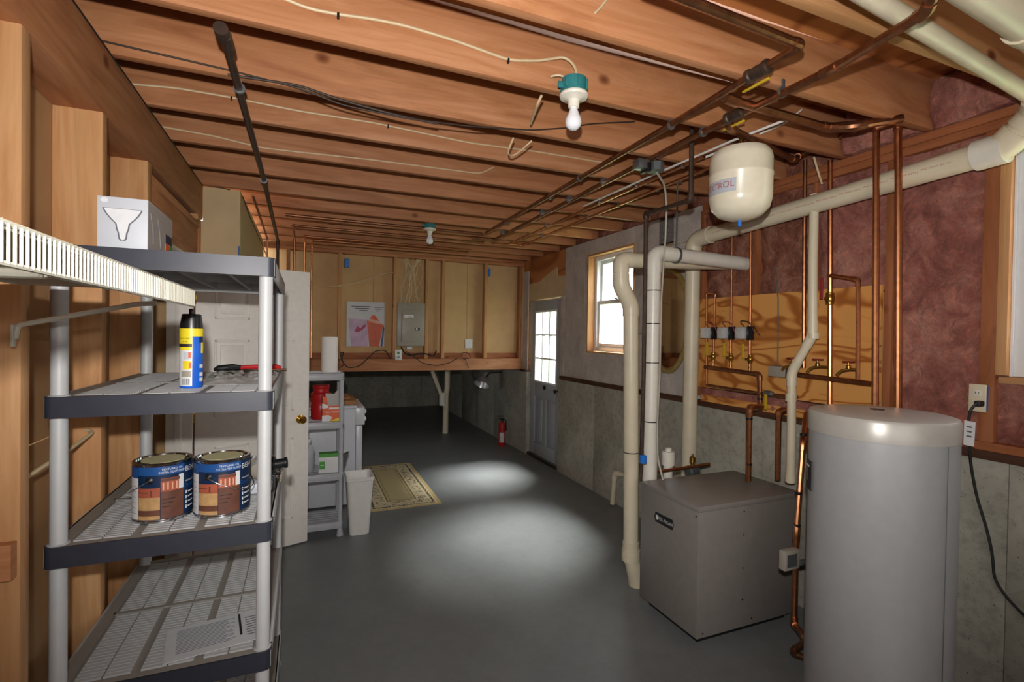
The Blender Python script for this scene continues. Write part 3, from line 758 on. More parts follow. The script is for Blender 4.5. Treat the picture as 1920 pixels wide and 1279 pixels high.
B('hanger_rod', q, 'galvanized', vb)

# black gas pipe
GX = 1.855
gp = pipe('gas_pipe', 'dark steel gas pipe dropping between the two thick vent pipes', 'pipe',
     [(1.833, 2.030, 2.762), (GX-.02, 2.03, 2.31), (GX, 2.42, 2.325), (1.860, 2.420, 1.382), (GX, 2.42, .78)], .0125, 'black_iron', fil=.012, fr=1.45)
q = MB(); q.box(V3((GX, 2.40, .87))-V3((.022, .015, .02)), V3((GX, 2.40, .87))+V3((.016, .015, .03)), .006); B('gas_valve', q, 'blue_plastic', gp)
q = MB(); q.box((GX-.035, 2.375, .895), (GX-.005, 2.385, .905), .002); B('valve_lever', q, 'blue_plastic', gp)

# low drain stub on the concrete
pipe('drain_stub', 'small cream elbow pipe low on the concrete wall left of the vent pipes', 'pipe', [(2.74, 3.75, .33), (2.690, 3.897, 0.320), (2.690, 3.931, 0.019)], .022, 'pvc', fil=.03)
# capped stub behind boiler
o = pipe('capped_pipe', 'short white capped cleanout pipe behind the boiler top', 'pipe', [(2.225, 2.62, 0), (2.225, 2.62, .80)], .030, 'pvc_white', fit=False)
coupling(o, (2.225, 2.62, .80), (0, 0, 1), .042, .09, 'pvc_white'); coupling(o, (2.225, 2.62, .855), (0, 0, 1), .02, .025, 'pvc_white')
# condensate pump with a brass neck
cp = thing('circulator', 'small dark green circulator with a brass air vent behind the boiler top', 'pump', (2.394, 2.580, 0.685))
CPp = V3((2.393, 2.580, 0.707))
q = MB(); q.lathe(CPp+V3((-.04, 0, 0)), [(.03, 0), (.042, .01), (.042, .07), (.03, .08)], 18, axis=(1, 0, 0)); B('housing', q, 'dark_grey_block', cp)
q = MB(); q.lathe(CPp+V3((0, 0, .04)), [(.012, 0), (.012, .02), (.02, .024), (.02, .055), (.008, .06), (.008, .075), (0, .076)], 14); B('air_vent', q, 'brass', cp)
pipe('copper_pipe', 'copper pipe lying low behind the boiler top edge', 'pipe', [(1.98, 2.56, .735), (2.30, 2.56, .742), (2.52, 2.56, .75)], .011, 'copper')

# heater side pipe and aquastat
hpz = [(2.593, 1.950, 1.182), (2.597, 1.950, 1.046), (2.297, 1.750, 0.619), (2.231, 1.700, 0.211), (2.241, 1.660, 0.153), (2.15, 1.60, .12)]
o = pipe('heater_feed_pipe', 'copper pipe running down between the boiler and the water heater', 'pipe', [(2.560, 1.900, 1.191), (2.433, 1.820, 1.054), (2.345, 1.780, 0.601), (2.345, 1.780, 0.130), (2.205, 1.620, 0.184)], .0145, 'copper', fil=.02,
         bands=[(2.432, 1.820, 1.097), (2.367, 1.790, 0.802), (2.351, 1.780, 0.641)])
o = pipe('heater_feed_pipe', 'short bent copper pipe low beside the water heater base', 'pipe', [(2.223, 1.620, 0.077), (2.180, 1.660, 0.096), (2.193, 1.600, 0.185)], .014, 'dull_copper', fil=.02)
pipe('capillary_pipe', 'thin dark pipe hugging the left side of the water heater', 'pipe', [(2.179, 1.600, 1.217), (2.186, 1.600, 0.691), (2.193, 1.600, 0.185)], .008, 'dull_copper')
aq = thing('aquastat', 'small grey control box on the left side of the water heater', 'control box', (2.119, 1.620, 0.492))
bx('housing', (2.066, 1.620, 0.519), V3((2.162, 1.620, 0.611))+V3((0, .035, 0)), 'panel_grey', aq, .004)
bx('label_plate', V3((2.079, 1.620, 0.534))-V3((0, .001, 0)), (2.144, 1.620, 0.593), 'galvanized', aq)
q = MB(); q.tube([(2.184, 1.635, 0.538), (2.250, 1.635, 0.535)], .012, 10); B('well_stem', q, 'galvanized', aq)

# ceiling heating mains
c1 = pipe('copper_pipe', 'copper main under the joists, left of the parallel pair, with a yellow lever valve', 'pipe',
     [(1.60, 4.53, 2.575), (1.545, 1.90, 2.575), (1.51, 1.17, 2.575), (.85, 1.14, 2.575)], .0145, 'dull_copper', fil=.02,
     hang=[(1.545+.02*k, y, 2.575) for k, y in enumerate((1.845, 2.70, 3.145, 4.01))])
c2 = pipe('copper_pipe', 'long dark copper main under the joists running to the top right corner', 'pipe',
     [(1.55, 4.82, 2.575), (1.80, 4.82, 2.575), (1.735, 1.90, 2.575), (1.728, 1.216, 2.565), (1.570, 0.889, 2.500), (1.537, 0.823, 2.490), (1.491, 0.781, 2.500)], .0155, 'dull_copper', fil=.02,
     hang=[(1.735, y, 2.575) for y in (1.42, 1.845, 2.70, 3.145, 3.58, 4.44)])
for (par, p) in ((c1, V3((1.52, 1.35, 2.575))), (c2, V3((1.727, 1.65, 2.575)))):
    q = MB(); q.lathe(p-V3((0, .05, 0)), [(.018, 0), (.026, .005), (.026, .02), (.021, .025), (.024, .05), (.021, .075), (.026, .08), (.026, .095), (.018, .10)], 12, axis=(0, 1, 0)); vo = B('ball_valve', q, 'black_iron', par)
    q = MB(); q.box(p+V3((.03, -.02, -.028)), p+V3((.042, .10, -.020)), .003); B('valve_lever', q, 'yellow_handle', vo)
c3 = pipe('copper_pipe', 'third copper main from the left under the joists near the junction box', 'pipe', [(1.85, 5.05, 2.58), (2.03, 5.05, 2.58), (1.985, 2.10, 2.58)], .010, 'copper', hang=[(1.99, y, 2.58) for y in (2.27, 2.70, 3.145, 4.01)])
c4 = pipe('copper_pipe', 'rightmost copper main of the four under the joists', 'pipe', [(2.0, 5.00, 2.58), (2.19, 5.0, 2.58), (2.14, 2.06, 2.58), (2.14, 1.95, 2.66)], .010, 'copper', hang=[(2.16, y, 2.58) for y in (2.70, 3.145, 3.58, 4.44)])
pipe('conduit', 'thin white plastic tube slung between the copper mains', 'pipe', [(1.95, 3.3, 2.585), (1.93, 2.35, 2.575), (1.96, 1.9, 2.585), (2.02, 1.60, 2.60)], .006, 'cable_white', fit=False)
# cross pipes
pipe('copper_pipe', 'short thick copper pipe crossing from the left valve towards the right wall', 'pipe', [(1.535, 1.545, 2.58), (1.60, 1.545, 2.57), (2.258, 1.600, 2.593), (2.282, 1.500, 2.567), (2.488, 1.420, 2.608)], .019, 'dull_copper', fil=.03)
pipe('copper_pipe', 'dark copper branch above the cream tank towards the right wall', 'pipe', [(1.735, 1.70, 2.58), (1.78, 1.72, 2.55), (2.524, 1.980, 2.603), (2.643, 2.050, 2.668), (2.690, 1.660, 2.723)], .016, 'dull_copper', fil=.02)
pipe('copper_pipe', 'thin copper branch just behind the top of the cream tank', 'pipe', [(2.071, 1.950, 2.642), (2.071, 1.900, 2.646), (2.907, 2.100, 2.724), (2.908, 2.100, 2.682)], .011, 'dull_copper', fil=.015)
# risers by the plywood
PXX = 2.69
def riser(px_top, px_bot, mat='copper'): pass
pipe('copper_riser', 'rightmost tall copper riser behind the water heater', 'pipe', [(2.500, 1.542, 2.613), (2.560, 1.475, 2.638), (2.560, 1.461, 2.146), (2.560, 1.444, 1.348), (2.560, 1.437, 0.950)], .0155, 'copper')
pipe('copper_riser', 'tall copper riser just left of the rightmost one, with a coupling at mid height', 'pipe', [(2.500, 1.643, 2.640), (2.560, 1.572, 2.671), (2.560, 1.560, 2.166), (2.560, 1.545, 1.336), (2.560, 1.537, 0.922)], .0150, 'copper')
r3 = pipe('copper_riser', 'copper riser with the red handled ball valve', 'pipe', [(2.703, 1.899, 2.604), (2.703, 1.884, 2.007), (2.703, 1.868, 1.246), (2.703, 1.857, 0.820)], .0135, 'copper')
vz = V3((2.690, 1.873, 1.828))
q = MB(); q.lathe(vz-V3((0, 0, .035)), [(.014, 0), (.021, .004), (.021, .018), (.024, .025), (.024, .045), (.021, .052), (.021, .066), (.014, .07)], 14); q.tube([vz, vz+V3((-.035, 0, 0))], .010, 10); vo = B('ball_valve', q, 'brass', r3)
q = MB(); q.box(vz+V3((-.046, .012, -.005)), vz+V3((-.036, .030, .115)), .004); B('valve_lever', q, 'red_handle', vo)
pipe('copper_pipe', 'copper loop right of the red valve, dropping to a tee with a hose bib', 'pipe', [(2.690, 1.873, 1.955), (2.690, 1.723, 1.920), (2.690, 1.716, 1.650), (2.690, 1.712, 1.391)], .0115, 'copper')
pipe('copper_riser', 'dark copper riser hidden partly behind the bent cream pipe', 'pipe', [(2.700, 2.049, 2.651), (2.700, 2.043, 2.182), (2.700, 2.027, 1.431)], .011, 'dull_copper')
mh = pipe('copper_manifold', 'horizontal copper manifold low on the plywood behind the water heater', 'pipe', [(2.690, 2.049, 1.389), (2.690, 1.648, 1.375)], .0145, 'dull_copper', fit=False)
# bent cream pipe down to boiler
bp = pipe('condensate_pipe', 'cream plastic pipe with a double bend in front of the plywood panel', 'pipe', [(2.632, 1.937, 2.412), (2.610, 1.920, 2.005), (2.600, 1.903, 1.625), (2.580, 2.012, 1.409), (2.580, 2.004, 1.098), (2.580, 2.003, 0.776)], .024, 'pvc', fil=.045, fr=1.12)
coupling(bp, (2.580, 2.012, 1.265), (0, 0, 1), .029, .045, 'pvc'); coupling(bp, (2.580, 2.003, 0.800), (0, 0, 1), .028, .04, 'pvc')
coupling(bp, (2.600, 1.899, 1.619), (0, 0, 1), .029, .03, 'pvc')
# zone valve risers
zs = [(1340, 548), (1372, 425), (1408, 410)]
ZT = [(2.700, 2.722, 1.917), (2.700, 2.580, 2.353), (2.700, 2.426, 2.380)]
ZV = [(2.700, 2.724, 1.632), (2.700, 2.565, 1.632), (2.700, 2.410, 1.633)]
ZB = [(2.700, 2.727, 1.391), (2.700, 2.568, 1.391), (2.700, 2.408, 1.388)]
ords = ['leftmost', 'middle', 'right hand']
for k in range(3):
    top = [V3(ZT[k])] if k else [V3((2.700, 2.784, 1.255)), V3((2.700, 2.803, 1.923)), V3(ZT[0])]
    pts = top+[V3(ZB[k])]
    o = pipe('zone_riser', 'thin copper riser through the %s silver zone valve on the plywood' % ords[k], 'pipe', pts, .0085, 'copper')
    for d in (.0, .03, ):
        coupling(o, V3(ZB[k])+V3((0, 0, .02+d)), (0, 0, 1), .0115, .012, 'brass')
    p = V3(ZB[k])+V3((0, 0, .075))
    q = MB(); q.lathe(p-V3((0, 0, .03)), [(.011, 0), (.015, .004), (.015, .014), (.019, .02), (.019, .038), (.015, .044), (.015, .056), (.011, .06)], 12); q.tube([p, p+V3((-.025, .02, 0))], .008, 8); vo = B('ball_valve', q, 'brass', o)
    q = MB(); q.box(p+V3((-.034, .024, .005)), p+V3((-.024, .044, .10)), .003); B('valve_lever', q, 'yellow_handle', vo)
    z_ = V3(ZV[k]); zv = thing('zone_valve', 'silver zone valve actuator, %s of the three on the plywood' % ords[k], 'valve', z_)
    bx('valve_body', z_-V3((.018, .018, .045)), z_+V3((.012, .018, .045)), 'black_plastic', zv, .004)
    bx('actuator_cover', z_+V3((-.045, .020, -.038)), z_+V3((.005, .092, .042)), 'actuator_silver', zv, .010)
    q = MB(); q.tube([z_+V3((-.02, .03, .04)), z_+V3((-.05, .05, .085)), z_+V3((-.03, -.02, .075)), z_+V3((-.01, -.04, .0))], .003, 6, fil=.03); B('red_wire', q, 'red_handle' if k < 2 else 'cable_dark', zv)
    q = MB(); q.tube([z_+V3((0, -.015, .03)), z_+V3((-.03, -.05, .05)), z_+V3((0, -.075, -.02))], .003, 6, fil=.02); B('lead_wire', q, 'cable_dark', zv)
pipe('copper_manifold', 'copper supply manifold under the three zone valves', 'pipe', [(2.700, 2.804, 1.386), (2.690, 2.324, 1.370), (2.690, 2.314, 1.139)], .0150, 'dull_copper', fil=.02, bands=[(2.690, 2.316, 1.214)])
pipe('copper_pipe', 'lower copper return pipe under the zone valve manifold', 'pipe', [(2.700, 2.784, 1.255), (2.690, 2.337, 1.249), (2.690, 2.056, 1.256)], .0105, 'dull_copper')
pipe('boiler_riser', 'thick copper riser with black bands into the boiler top, left of the pair', 'pipe', [(2.600, 2.226, 1.182), (2.424, 2.160, 1.192), (2.429, 2.160, 0.756)], .0165, 'copper', fil=.03, bands=[(2.426, 2.160, 1.126), (2.430, 2.160, 0.857)])
pipe('boiler_riser', 'thick copper riser into the boiler top, right of the pair', 'pipe', [(2.660, 2.083, 1.181), (2.593, 2.100, 1.169), (2.597, 2.100, 0.763)], .0165, 'copper', fil=.03)
q = MB(); q.box((2.640, 2.227, 1.128), V3((2.640, 2.200, 1.250))+V3((.01, -.012, 0)), .003)

# ------------------------------------------------------------------ wall fittings, right
def lever(p, lab):
    p = V3(p); t_ = thing('ball_valve', lab, 'valve', p)
    q = MB(); q.lathe(p-V3((0, .03, 0)), [(.012, 0), (.017, .004), (.02, .03), (.017, .056), (.012, .06)], 12, axis=(0, 1, 0)); B('body', q, 'galvanized', t_)
    q = MB(); q.box(p+V3((-.032, -.012, -.10)), p+V3((-.022, .008, -.004)), .003); B('lever', q, 'yellow_handle', t_)
lever((2.680, 2.245, 1.257), 'ball valve with a hanging yellow lever above the sill plate')
for nm, (px_, lab) in enumerate((((2.680, 2.085, 1.444), 'red wheeled brass hose bib beside the grey electrical box'), ((2.680, 1.925, 1.445), 'middle brass hose bib with a red wheel, left of the valved riser'), ((2.680, 1.752, 1.442), 'rightmost brass hose bib with a red wheel on the copper loop'))):
    p = V3(px_); t_ = thing('hose_bib', lab, 'faucet', p)
    q = MB(); q.tube([p+V3((.02, -.045, .0)), p, p+V3((-.02, .03, -.01)), p+V3((-.03, .045, -.035))], .009, 10, fil=.015); q.lathe(p+V3((-.005, .0, .005)), [(.012, 0), (.012, .015), (.005, .02), (.005, .035)], 12); B('faucet_body', q, 'brass', t_)
    q = MB(); q.lathe(p+V3((-.005, 0, .036)), [(.008, 0), (.027, .001), (.03, .005), (.027, .009), (.008, .008)], 14); B('wheel_handle', q, 'red_handle', t_)
t_ = thing('electrical_box', 'grey electrical box on the plywood with a thin conduit rising from it', 'electrical box', (2.700, 2.204, 1.393))
bx('box_body', V3((2.660, 2.235, 1.368)), V3((2.660, 2.114, 1.432))+V3((.06, 0, 0)), 'dark_grey_block', t_, .003)
bx('cover', V3((2.655, 2.231, 1.368)), V3((2.655, 2.114, 1.432))+V3((.004, 0, 0)), 'panel_grey', t_, .002)
q = MB(); q.tube([(2.710, 2.210, 1.425), (2.715, 2.216, 1.651), (2.720, 2.225, 1.850), (2.740, 2.274, 2.056)], .004, 8); B('conduit', q, 'galvanized', t_)
# outlet and cord
t_ = thing('wall_outlet', 'cream double outlet on the stud right of the water heater', 'outlet', (2.710, 1.217, 1.359))
p0, p1 = V3((2.705, 1.245, 1.296)), V3((2.705, 1.183, 1.416))
bx('cover_plate', p0, p1+V3((.006, 0, 0)), 'pvc', t_, .003)
bx('box_body', p0+V3((.006, .012, .01)) if False else (2.711, min(p0.y, p1.y)+.008, min(p0.z, p1.z)+.008), (2.76, max(p0.y, p1.y)-.008, max(p0.z, p1.z)-.008), 'blue_plastic', t_)
pc = (p0+p1)/2
for s in (.022, -.022):
    bx('receptacle', pc+V3((-.003, -.014, s-.013)), pc+V3((0.0, .014, s+.013)), 'pvc_white', t_, .003)
    for d in (-.006, .006): bx('slot', pc+V3((-.0036, d-.001, s-.004)), pc+V3((-.0025, d+.001, s+.006)), 'black_plastic', t_)
t_ = thing('power_cord', 'black power cord hanging from the outlet down the concrete wall', 'cord', (2.660, 1.179, 1.338))
q = MB(); q.box(V3((2.680, 1.195, 1.335))-V3((.02, .012, .012)), V3((2.680, 1.195, 1.335))+V3((.018, .012, .012)), .005); B('plug', q, 'black_rubber', t_)
q = MB(); q.tube([(2.665, 1.196, 1.338), (2.650, 1.212, 1.308), (2.660, 1.223, 1.232), (2.700, 1.228, 1.065), (2.730, 1.218, 0.924), (2.735, 1.182, 0.795), (2.735, 1.159, 0.688), (2.735, 1.152, 0.588), (2.735, 1.114, 0.531), (2.730, 1.043, 0.475), (2.720, 0.923, 0.427)], .0055, 8, fil=.05); B('cable', q, 'black_rubber', t_)
t_ = thing('cord_tag', 'small white warning tag hanging on the black power cord', 'tag', (2.620, 1.198, 1.211))
q = MB(); A_ = [(2.620, 1.219, 1.157), (2.620, 1.182, 1.156), (2.620, 1.179, 1.260), (2.620, 1.218, 1.263)]; q.prism(A_, (.0015, 0, 0)); B('card', q, 'white_plastic', t_)
for k in range(3): 
    q = MB(); q.prism([V3((2.619, 1.209, 1.241))+V3((0, 0, -.02*k)), V3((2.619, 1.191, 1.240))+V3((0, 0, -.02*k)), V3((2.619, 1.191, 1.233))+V3((0, 0, -.02*k)), V3((2.619, 1.209, 1.235))+V3((0, 0, -.02*k))], (-.0005, 0, 0)); B('print_line', q, 'ink_grey', t_)

# oval mirror
MC = V3((2.748, 3.27, 0)); MC.z = (2.125+1.344)/2; hw, hh = .262, .43
mi = thing('oval_mirror', 'tall oval mirror in a worn gilt frame hung behind the vent pipes', 'mirror', MC)
q = MB(); n = 48
for k in range(n):
    pass
ringp = []
prof = [(0, .0), (.012, -.020), (.030, -.026), (.046, -.016), (.052, .0)]
vs = []
for k in range(n):
    a = 2*PI*k/n; row = []
    for (d, x_) in prof:
        row.append(q.bm.verts.new((MC.x+x_, MC.y+(hw-.045+d)*math.cos(a), MC.z+(hh-.045+d)*math.sin(a))))
    vs.append(row)
for k in range(n):
    A, B_ = vs[k], vs[(k+1) % n]
    for i in range(len(prof)-1): q.bm.faces.new((A[i], A[i+1], B_[i+1], B_[i]))
B('gilt_frame', q, 'gilt', mi)
q = MB(); q.prism([(MC.x-.004, MC.y+(hw-.04)*math.cos(2*PI*k/n), MC.z+(hh-.04)*math.sin(2*PI*k/n)) for k in range(n)], (.006, 0, 0)); B('mirror_plate', q, 'mirror_glass', mi)

# junction box with flexible conduit
jb = thing('junction_box', 'galvanized octagonal junction box under a joist with a flexible conduit to the boiler', 'junction box', (1.80, 2.27, 2.52))
JP = V3((1.794, 2.270, 2.541))
q = MB(); q.lathe(JP+V3((0, 0, -.02)), [(.05, 0), (.05, .045), (.045, .05)], 8); B('box_body', q, 'galvanized', jb)
q = MB(); q.box(JP+V3((-.13, -.03, -.02)), JP+V3((-.05, .03, .03)), .004); B('transformer', q, 'galvanized', jb)
bx('transformer_coil', JP+V3((-.075, -.035, -.035)), JP+V3((-.05, .035, .015)), 'black_plastic', jb, .004)
q = MB(); q.tube([JP+V3((.01, 0, -.02)), (1.928, 2.350, 2.492), (1.971, 2.380, 2.380), (2.001, 2.420, 2.216), (2.003, 2.450, 1.833), (2.011, 2.460, 1.377), (1.999, 2.460, 1.050), (1.991, 2.440, 0.858), (2.001, 2.400, 0.738)], .006, 8, fil=.05); B('flexible_conduit', q, 'conduit_grey', jb)
jb.location = JP; 
for ch in jb.children: ch.location = WL[ch]-JP
WL[jb] = JP.copy()

# porcelain lamp holders
def lampholder(p, lab, boxmat='teal_box', s=1.0, bh=.085):
    p = V3(p); t_ = thing('ceiling_light', lab, 'light', p)
    q = MB(); q.lathe(p+V3((0, 0, .005)), [(.047*s, 0), (.05*s, .004), (.05*s, bh*.7), (.047*s, bh*.72)], 24); q.box(p+V3((-.072*s, -.006, .02)), p+V3((-.045*s, .006, .045)), .003)
    for a in (2.5, 3.6, 4.6, 5.6): q.box(p+V3((.05*math.cos(a)*s-.005, .05*math.sin(a)*s-.005, .02)), p+V3((.05*math.cos(a)*s+.005, .05*math.sin(a)*s+.005, bh*.72)), .002)
    B('ceiling_box', q, boxmat, t_)
    q = MB(); q.lathe(p, [(.056*s, .006), (.058*s, 0), (.055*s, -.008), (.035*s, -.014), (.024*s, -.020), (.022*s, -.046), (.018*s, -.048)], 28); B('porcelain_base', q, 'porcelain', t_)
    q = MB(); q.lathe(p+V3((0, 0, -.046)), [(.014*s, 0), (.016*s, -.010), (.024*s, -.030), (.031*s, -.046), (.033*s, -.060), (.029*s, -.076), (.016*s, -.088), (0, -.091)], 24); B('bulb', q, 'bulb_glass', t_)
LP = V3((0.988, 1.765, 2.562))
lampholder(LP, 'bare white bulb in a porcelain holder on a teal box near the camera')
lampholder((1.058, 4.550, 2.559), 'far bare bulb in a porcelain holder in the middle of the ceiling', bh=.06)
jp = B('mount_block', MB().box(V3((1.058, 4.550, 2.559))+V3((-.03, -.05, .05)), V3((1.058, 4.550, 2.559))+V3((.03, .30, .07))), 'lumber_y', ce)

# black iron pipe on the left
ip = pipe('iron_pipe', 'long rusty iron pipe with a capped end hanging under the joists on the left', 'pipe', [(-0.254, 1.866, 2.565), (-.25, 3.5, 2.565), (-.275, 5.90, 2.565), (-.275, 5.95, 2.0)], .015, 'black_iron', fil=.02, hang=[(-.25, 2.27, 2.565), (-.252, 3.58, 2.565)])
coupling(ip, (-0.258, 1.874, 2.565), (0, 1, 0), .022, .06, 'black_iron'); coupling(ip, (-.249, 1.93, 2.565), (0, 1, 0), .019, .10, 'black_iron')
# far copper verticals and runs
for k, (px_, lab) in enumerate(((-0.109, 'far copper line turning down the back wall, left of the three'), (-0.011, 'far copper line turning down the back wall, middle of the three'), (0.065, 'far copper line turning down the back wall, right of the three'))):
    y_ = (5.1, 5.55, 5.66)[k]; yv = (5.70, 5.85, 6.00)[k]
    pipe('copper_pipe', lab, 'pipe', [(1.78, y_, 2.588-.012*k), (px_, y_, 2.588-.012*k), (px_, yv, 2.575-.012*k), (px_, yv, 1.3)], .010, 'dull_copper' if k == 0 else 'copper')
pipe('copper_pipe', 'far copper line under the joists in front of the far bulb', 'pipe', [(-.16, 4.66, 2.588), (1.62, 4.66, 2.588)], .011, 'dull_copper', fit=False)
pipe('copper_pipe', 'copper line dropping down the back wall beside the drywall corner', 'pipe', [(-.36, 4.1, 2.585), (-.37, 5.2, 2.585), (-.38, 5.95, 2.585), (-.38, 6.0, 1.9)], .009, 'dull_copper')

# ---- cables on the joists
def cable(name, lab, pts, r=.0045, mat='cable_cream', staples=(), fil=.04, group=None):
    t_ = MB(); t_.tube(pts, r, 7, fil=fil, seg=4); o = B(name, t_, mat); tag(o, lab, 'cable', group)
    for s in staples:
        s = V3(s); q = MB(); q.box(s-V3((.004, .0, .009)), s+V3((.004, .012, .009)), .001); B('staple', q, 'black_plastic', o)
    return o
cable('cable', 'cream cable stapled along a joist, feeding the near bulb', [(-0.094, 1.820, 2.697), (0.004, 1.820, 2.680), (0.105, 1.820, 2.687), (0.212, 1.820, 2.700), (0.323, 1.820, 2.705), (0.502, 1.820, 2.697), (0.729, 1.820, 2.673), (0.853, 1.815, 2.696), (0.965, 1.800, 2.731), (1.001, 1.775, 2.686), LP+V3((.012, 0, .062))], .0055, staples=[(0.095, 1.814, 2.681), (0.724, 1.814, 2.669)])
cable('cable', 'short cream cable curling out of the teal bulb box', [(0.899, 1.800, 2.636), (0.932, 1.790, 2.647), LP+V3((-.025, 0, .062))], .0045)
cable('cable', 'thin dark wire crossing the second joist behind the near bulb', [(-0.705, 2.246, 2.637), (-0.288, 2.246, 2.619), (-0.033, 2.240, 2.598), (0.134, 2.240, 2.562), (0.403, 2.240, 2.553), (0.702, 2.243, 2.571), (1.032, 2.243, 2.610), (1.210, 2.243, 2.652), (1.366, 2.243, 2.701), (1.632, 2.243, 2.759)], .0035, 'cable_dark')
cable('cable', 'dark twin cable hugging the bottom of the second joist', [(-0.288, 2.243, 2.599), (-0.033, 2.243, 2.610), (0.134, 2.243, 2.582), (0.357, 2.243, 2.562), (0.549, 2.243, 2.556)], .005, 'cable_dark')
cable('cable', 'cream cable stapled along the third joist', [(-0.725, 2.676, 2.670), (-0.547, 2.676, 2.688), (-0.325, 2.676, 2.689), (-0.038, 2.676, 2.680), (0.318, 2.676, 2.686), (0.839, 2.676, 2.667), (1.268, 2.676, 2.683), (1.791, 2.676, 2.687)], .0048, staples=[(-0.327, 2.670, 2.684), (0.393, 2.670, 2.681)])
cable('cable', 'cream cable stapled along the fourth joist from the left wall', [(-0.696, 3.121, 2.655), (-0.466, 3.121, 2.647), (-0.234, 3.121, 2.620), (-0.042, 3.121, 2.626), (0.373, 3.121, 2.643), (1.055, 3.121, 2.654), (1.147, 3.121, 2.709)], .0048)
cable('cable', 'short bare cable end hanging from the near joist left of the bulb', [(0.897, 1.872, 2.594), (0.891, 1.900, 2.568), (0.921, 2.000, 2.569), (0.952, 2.100, 2.573)], .0055)
cable('cable', 'bare cable loop hanging under the second joist, left leg', [(0.948, 2.295, 2.578), (0.931, 2.340, 2.511), (0.990, 2.400, 2.524), (1.024, 2.320, 2.554), (1.048, 2.295, 2.579)], .0045)
cable('cable', 'white cable arching over the copper pipes at the right', [(2.067, 1.480, 2.638), (2.225, 1.500, 2.656), (2.479, 1.530, 2.660)], .0055, 'cable_white')
cable('cable', 'white cable end sagging above the cream tank', [(2.336, 1.800, 2.774), (2.213, 1.800, 2.681), (2.050, 1.800, 2.603)], .005, 'cable_white')
cable('cable', 'white tube running from behind the tank towards the junction box', [(2.192, 2.100, 2.680), (2.107, 2.150, 2.630), (2.002, 2.200, 2.586)], .007, 'cable_white')
cable('cable', 'cream cable tail dangling near the top of the picture', [(0.917, 1.420, 2.723), (0.892, 1.418, 2.685), (0.866, 1.415, 2.656)], .0045)
cable('cable', 'cream cable dropping over the top of the right wall beside the bent pipe', [(2.620, 1.936, 2.619), (2.620, 1.912, 2.537), (2.680, 1.929, 2.476)], .006)
cable('cable', 'dark wire drooping from the header over the drywall corner', [(-0.656, 4.040, 2.606), (-0.503, 4.040, 2.596), (-0.430, 4.147, 2.586), (-0.425, 4.511, 2.537), (-0.420, 5.720, 2.501), (-0.400, 6.190, 2.432), (-0.370, 5.393, 2.116)], .004, 'cable_dark')

# ---- back wall fittings
t_ = thing('poster', 'drinks poster with an orange and a lilac glass pinned between the back wall studs', 'poster', (0.693, 6.360, 1.421))
PX0, PX1, PZ0, PZ1 = .47, .92, 1.425, 1.972; PY = 6.362
bx('sheet', (PX0, PY, PZ0), (PX1, PY+.003, PZ1), 'paper', t_)
def pz(pts, mat, nm, d):
    q = MB(); q.prism([(PX0+(PX1-PX0)*u_, PY-d, PZ0+(PZ1-PZ0)*v_) for u_, v_ in pts], (0, .0008, 0)); return B(nm, q, mat, t_)
pz([(.04, .62), (.55, .60), (.55, 0), (.13, 0)], 'lilac', 'lilac_glass', .001)
pz([(.20, .33), (.28, .45), (.36, .40), (.46, .50), (.52, .46), (.40, .36), (.30, .32)], 'magenta', 'magenta_scribble', .002)
pz([(.53, .58), (.97, .50), (.86, 0), (.60, 0)], 'poster_orange', 'orange_glass', .002)
pz([(.53, .58), (.62, .62), (.90, .54), (.96, .49), (.72, .53)], 'peach', 'glass_rim', .003)
pz([(.60, .63), (.68, .71), (.76, .69), (.86, .57)], 'orange', 'orange_slice', .0035)
pz([(.97, .50), (1.0, .40), (.95, .0), (.90, 0)], 'label_blue', 'blue_edge', .0015)
for k, (s_, sz) in enumerate((('____________ MIX _________', .026), ('______ _____', .024), ('_______', .022))):
    pz([(.12+.1*k, .90-.045*k), (.62-.04*k, .905-.045*k), (.62-.04*k, .89-.045*k), (.12+.1*k, .885-.045*k)], 'label_black', 'print_line', .002)
    pz([(.72+.02*k, .885-.04*k), (.97-.05*k, .89-.04*k), (.97-.05*k, .878-.04*k), (.72+.02*k, .873-.04*k)], 'ink_grey', 'print_line', .002)
t_ = thing('breaker_panel', 'grey electrical breaker panel mounted between the back wall studs', 'breaker panel', (1.2, 6.26, 1.44))
ex0, ex1, ez0, ez1 = 1.055, 1.408, 1.44, 1.965
bx('enclosure', (ex0, 6.262, ez0), (ex1, 6.36, ez1), 'panel_grey', t_, .003)
bx('cover', (ex0+.004, 6.25, ez0-.005), (ex1-.003, 6.263, ez1+.01), 'panel_grey', t_, .004)
do = bx('door', (ex0+.055, 6.243, ez0+.04), (ex1-.05, 6.251, ez1-.08), 'panel_grey', t_, .004)
bx('hinge', (ex0+.058, 6.240, ez0+.06), (ex0+.066, 6.2435, ez1-.12), 'chrome', do)
bx('latch', (ex0+.225, 6.238, ez0+.19), (ex0+.285, 6.244, ez0+.225), 'dark_bronze', do, .002); bx('latch_window', (ex0+.235, 6.236, ez0+.195), (ex0+.258, 6.2385, ez0+.22), 'paper', do)
lb = bx('label_sticker', (ex0+.09, 6.2415, ez0+.345), (ex0+.205, 6.2435, ez0+.385), 'white_plastic', do, .001)
bx('print_mark', (ex0+.13, 6.2405, ez0+.355), (ex0+.19, 6.242, ez0+.363), 'navy', lb)
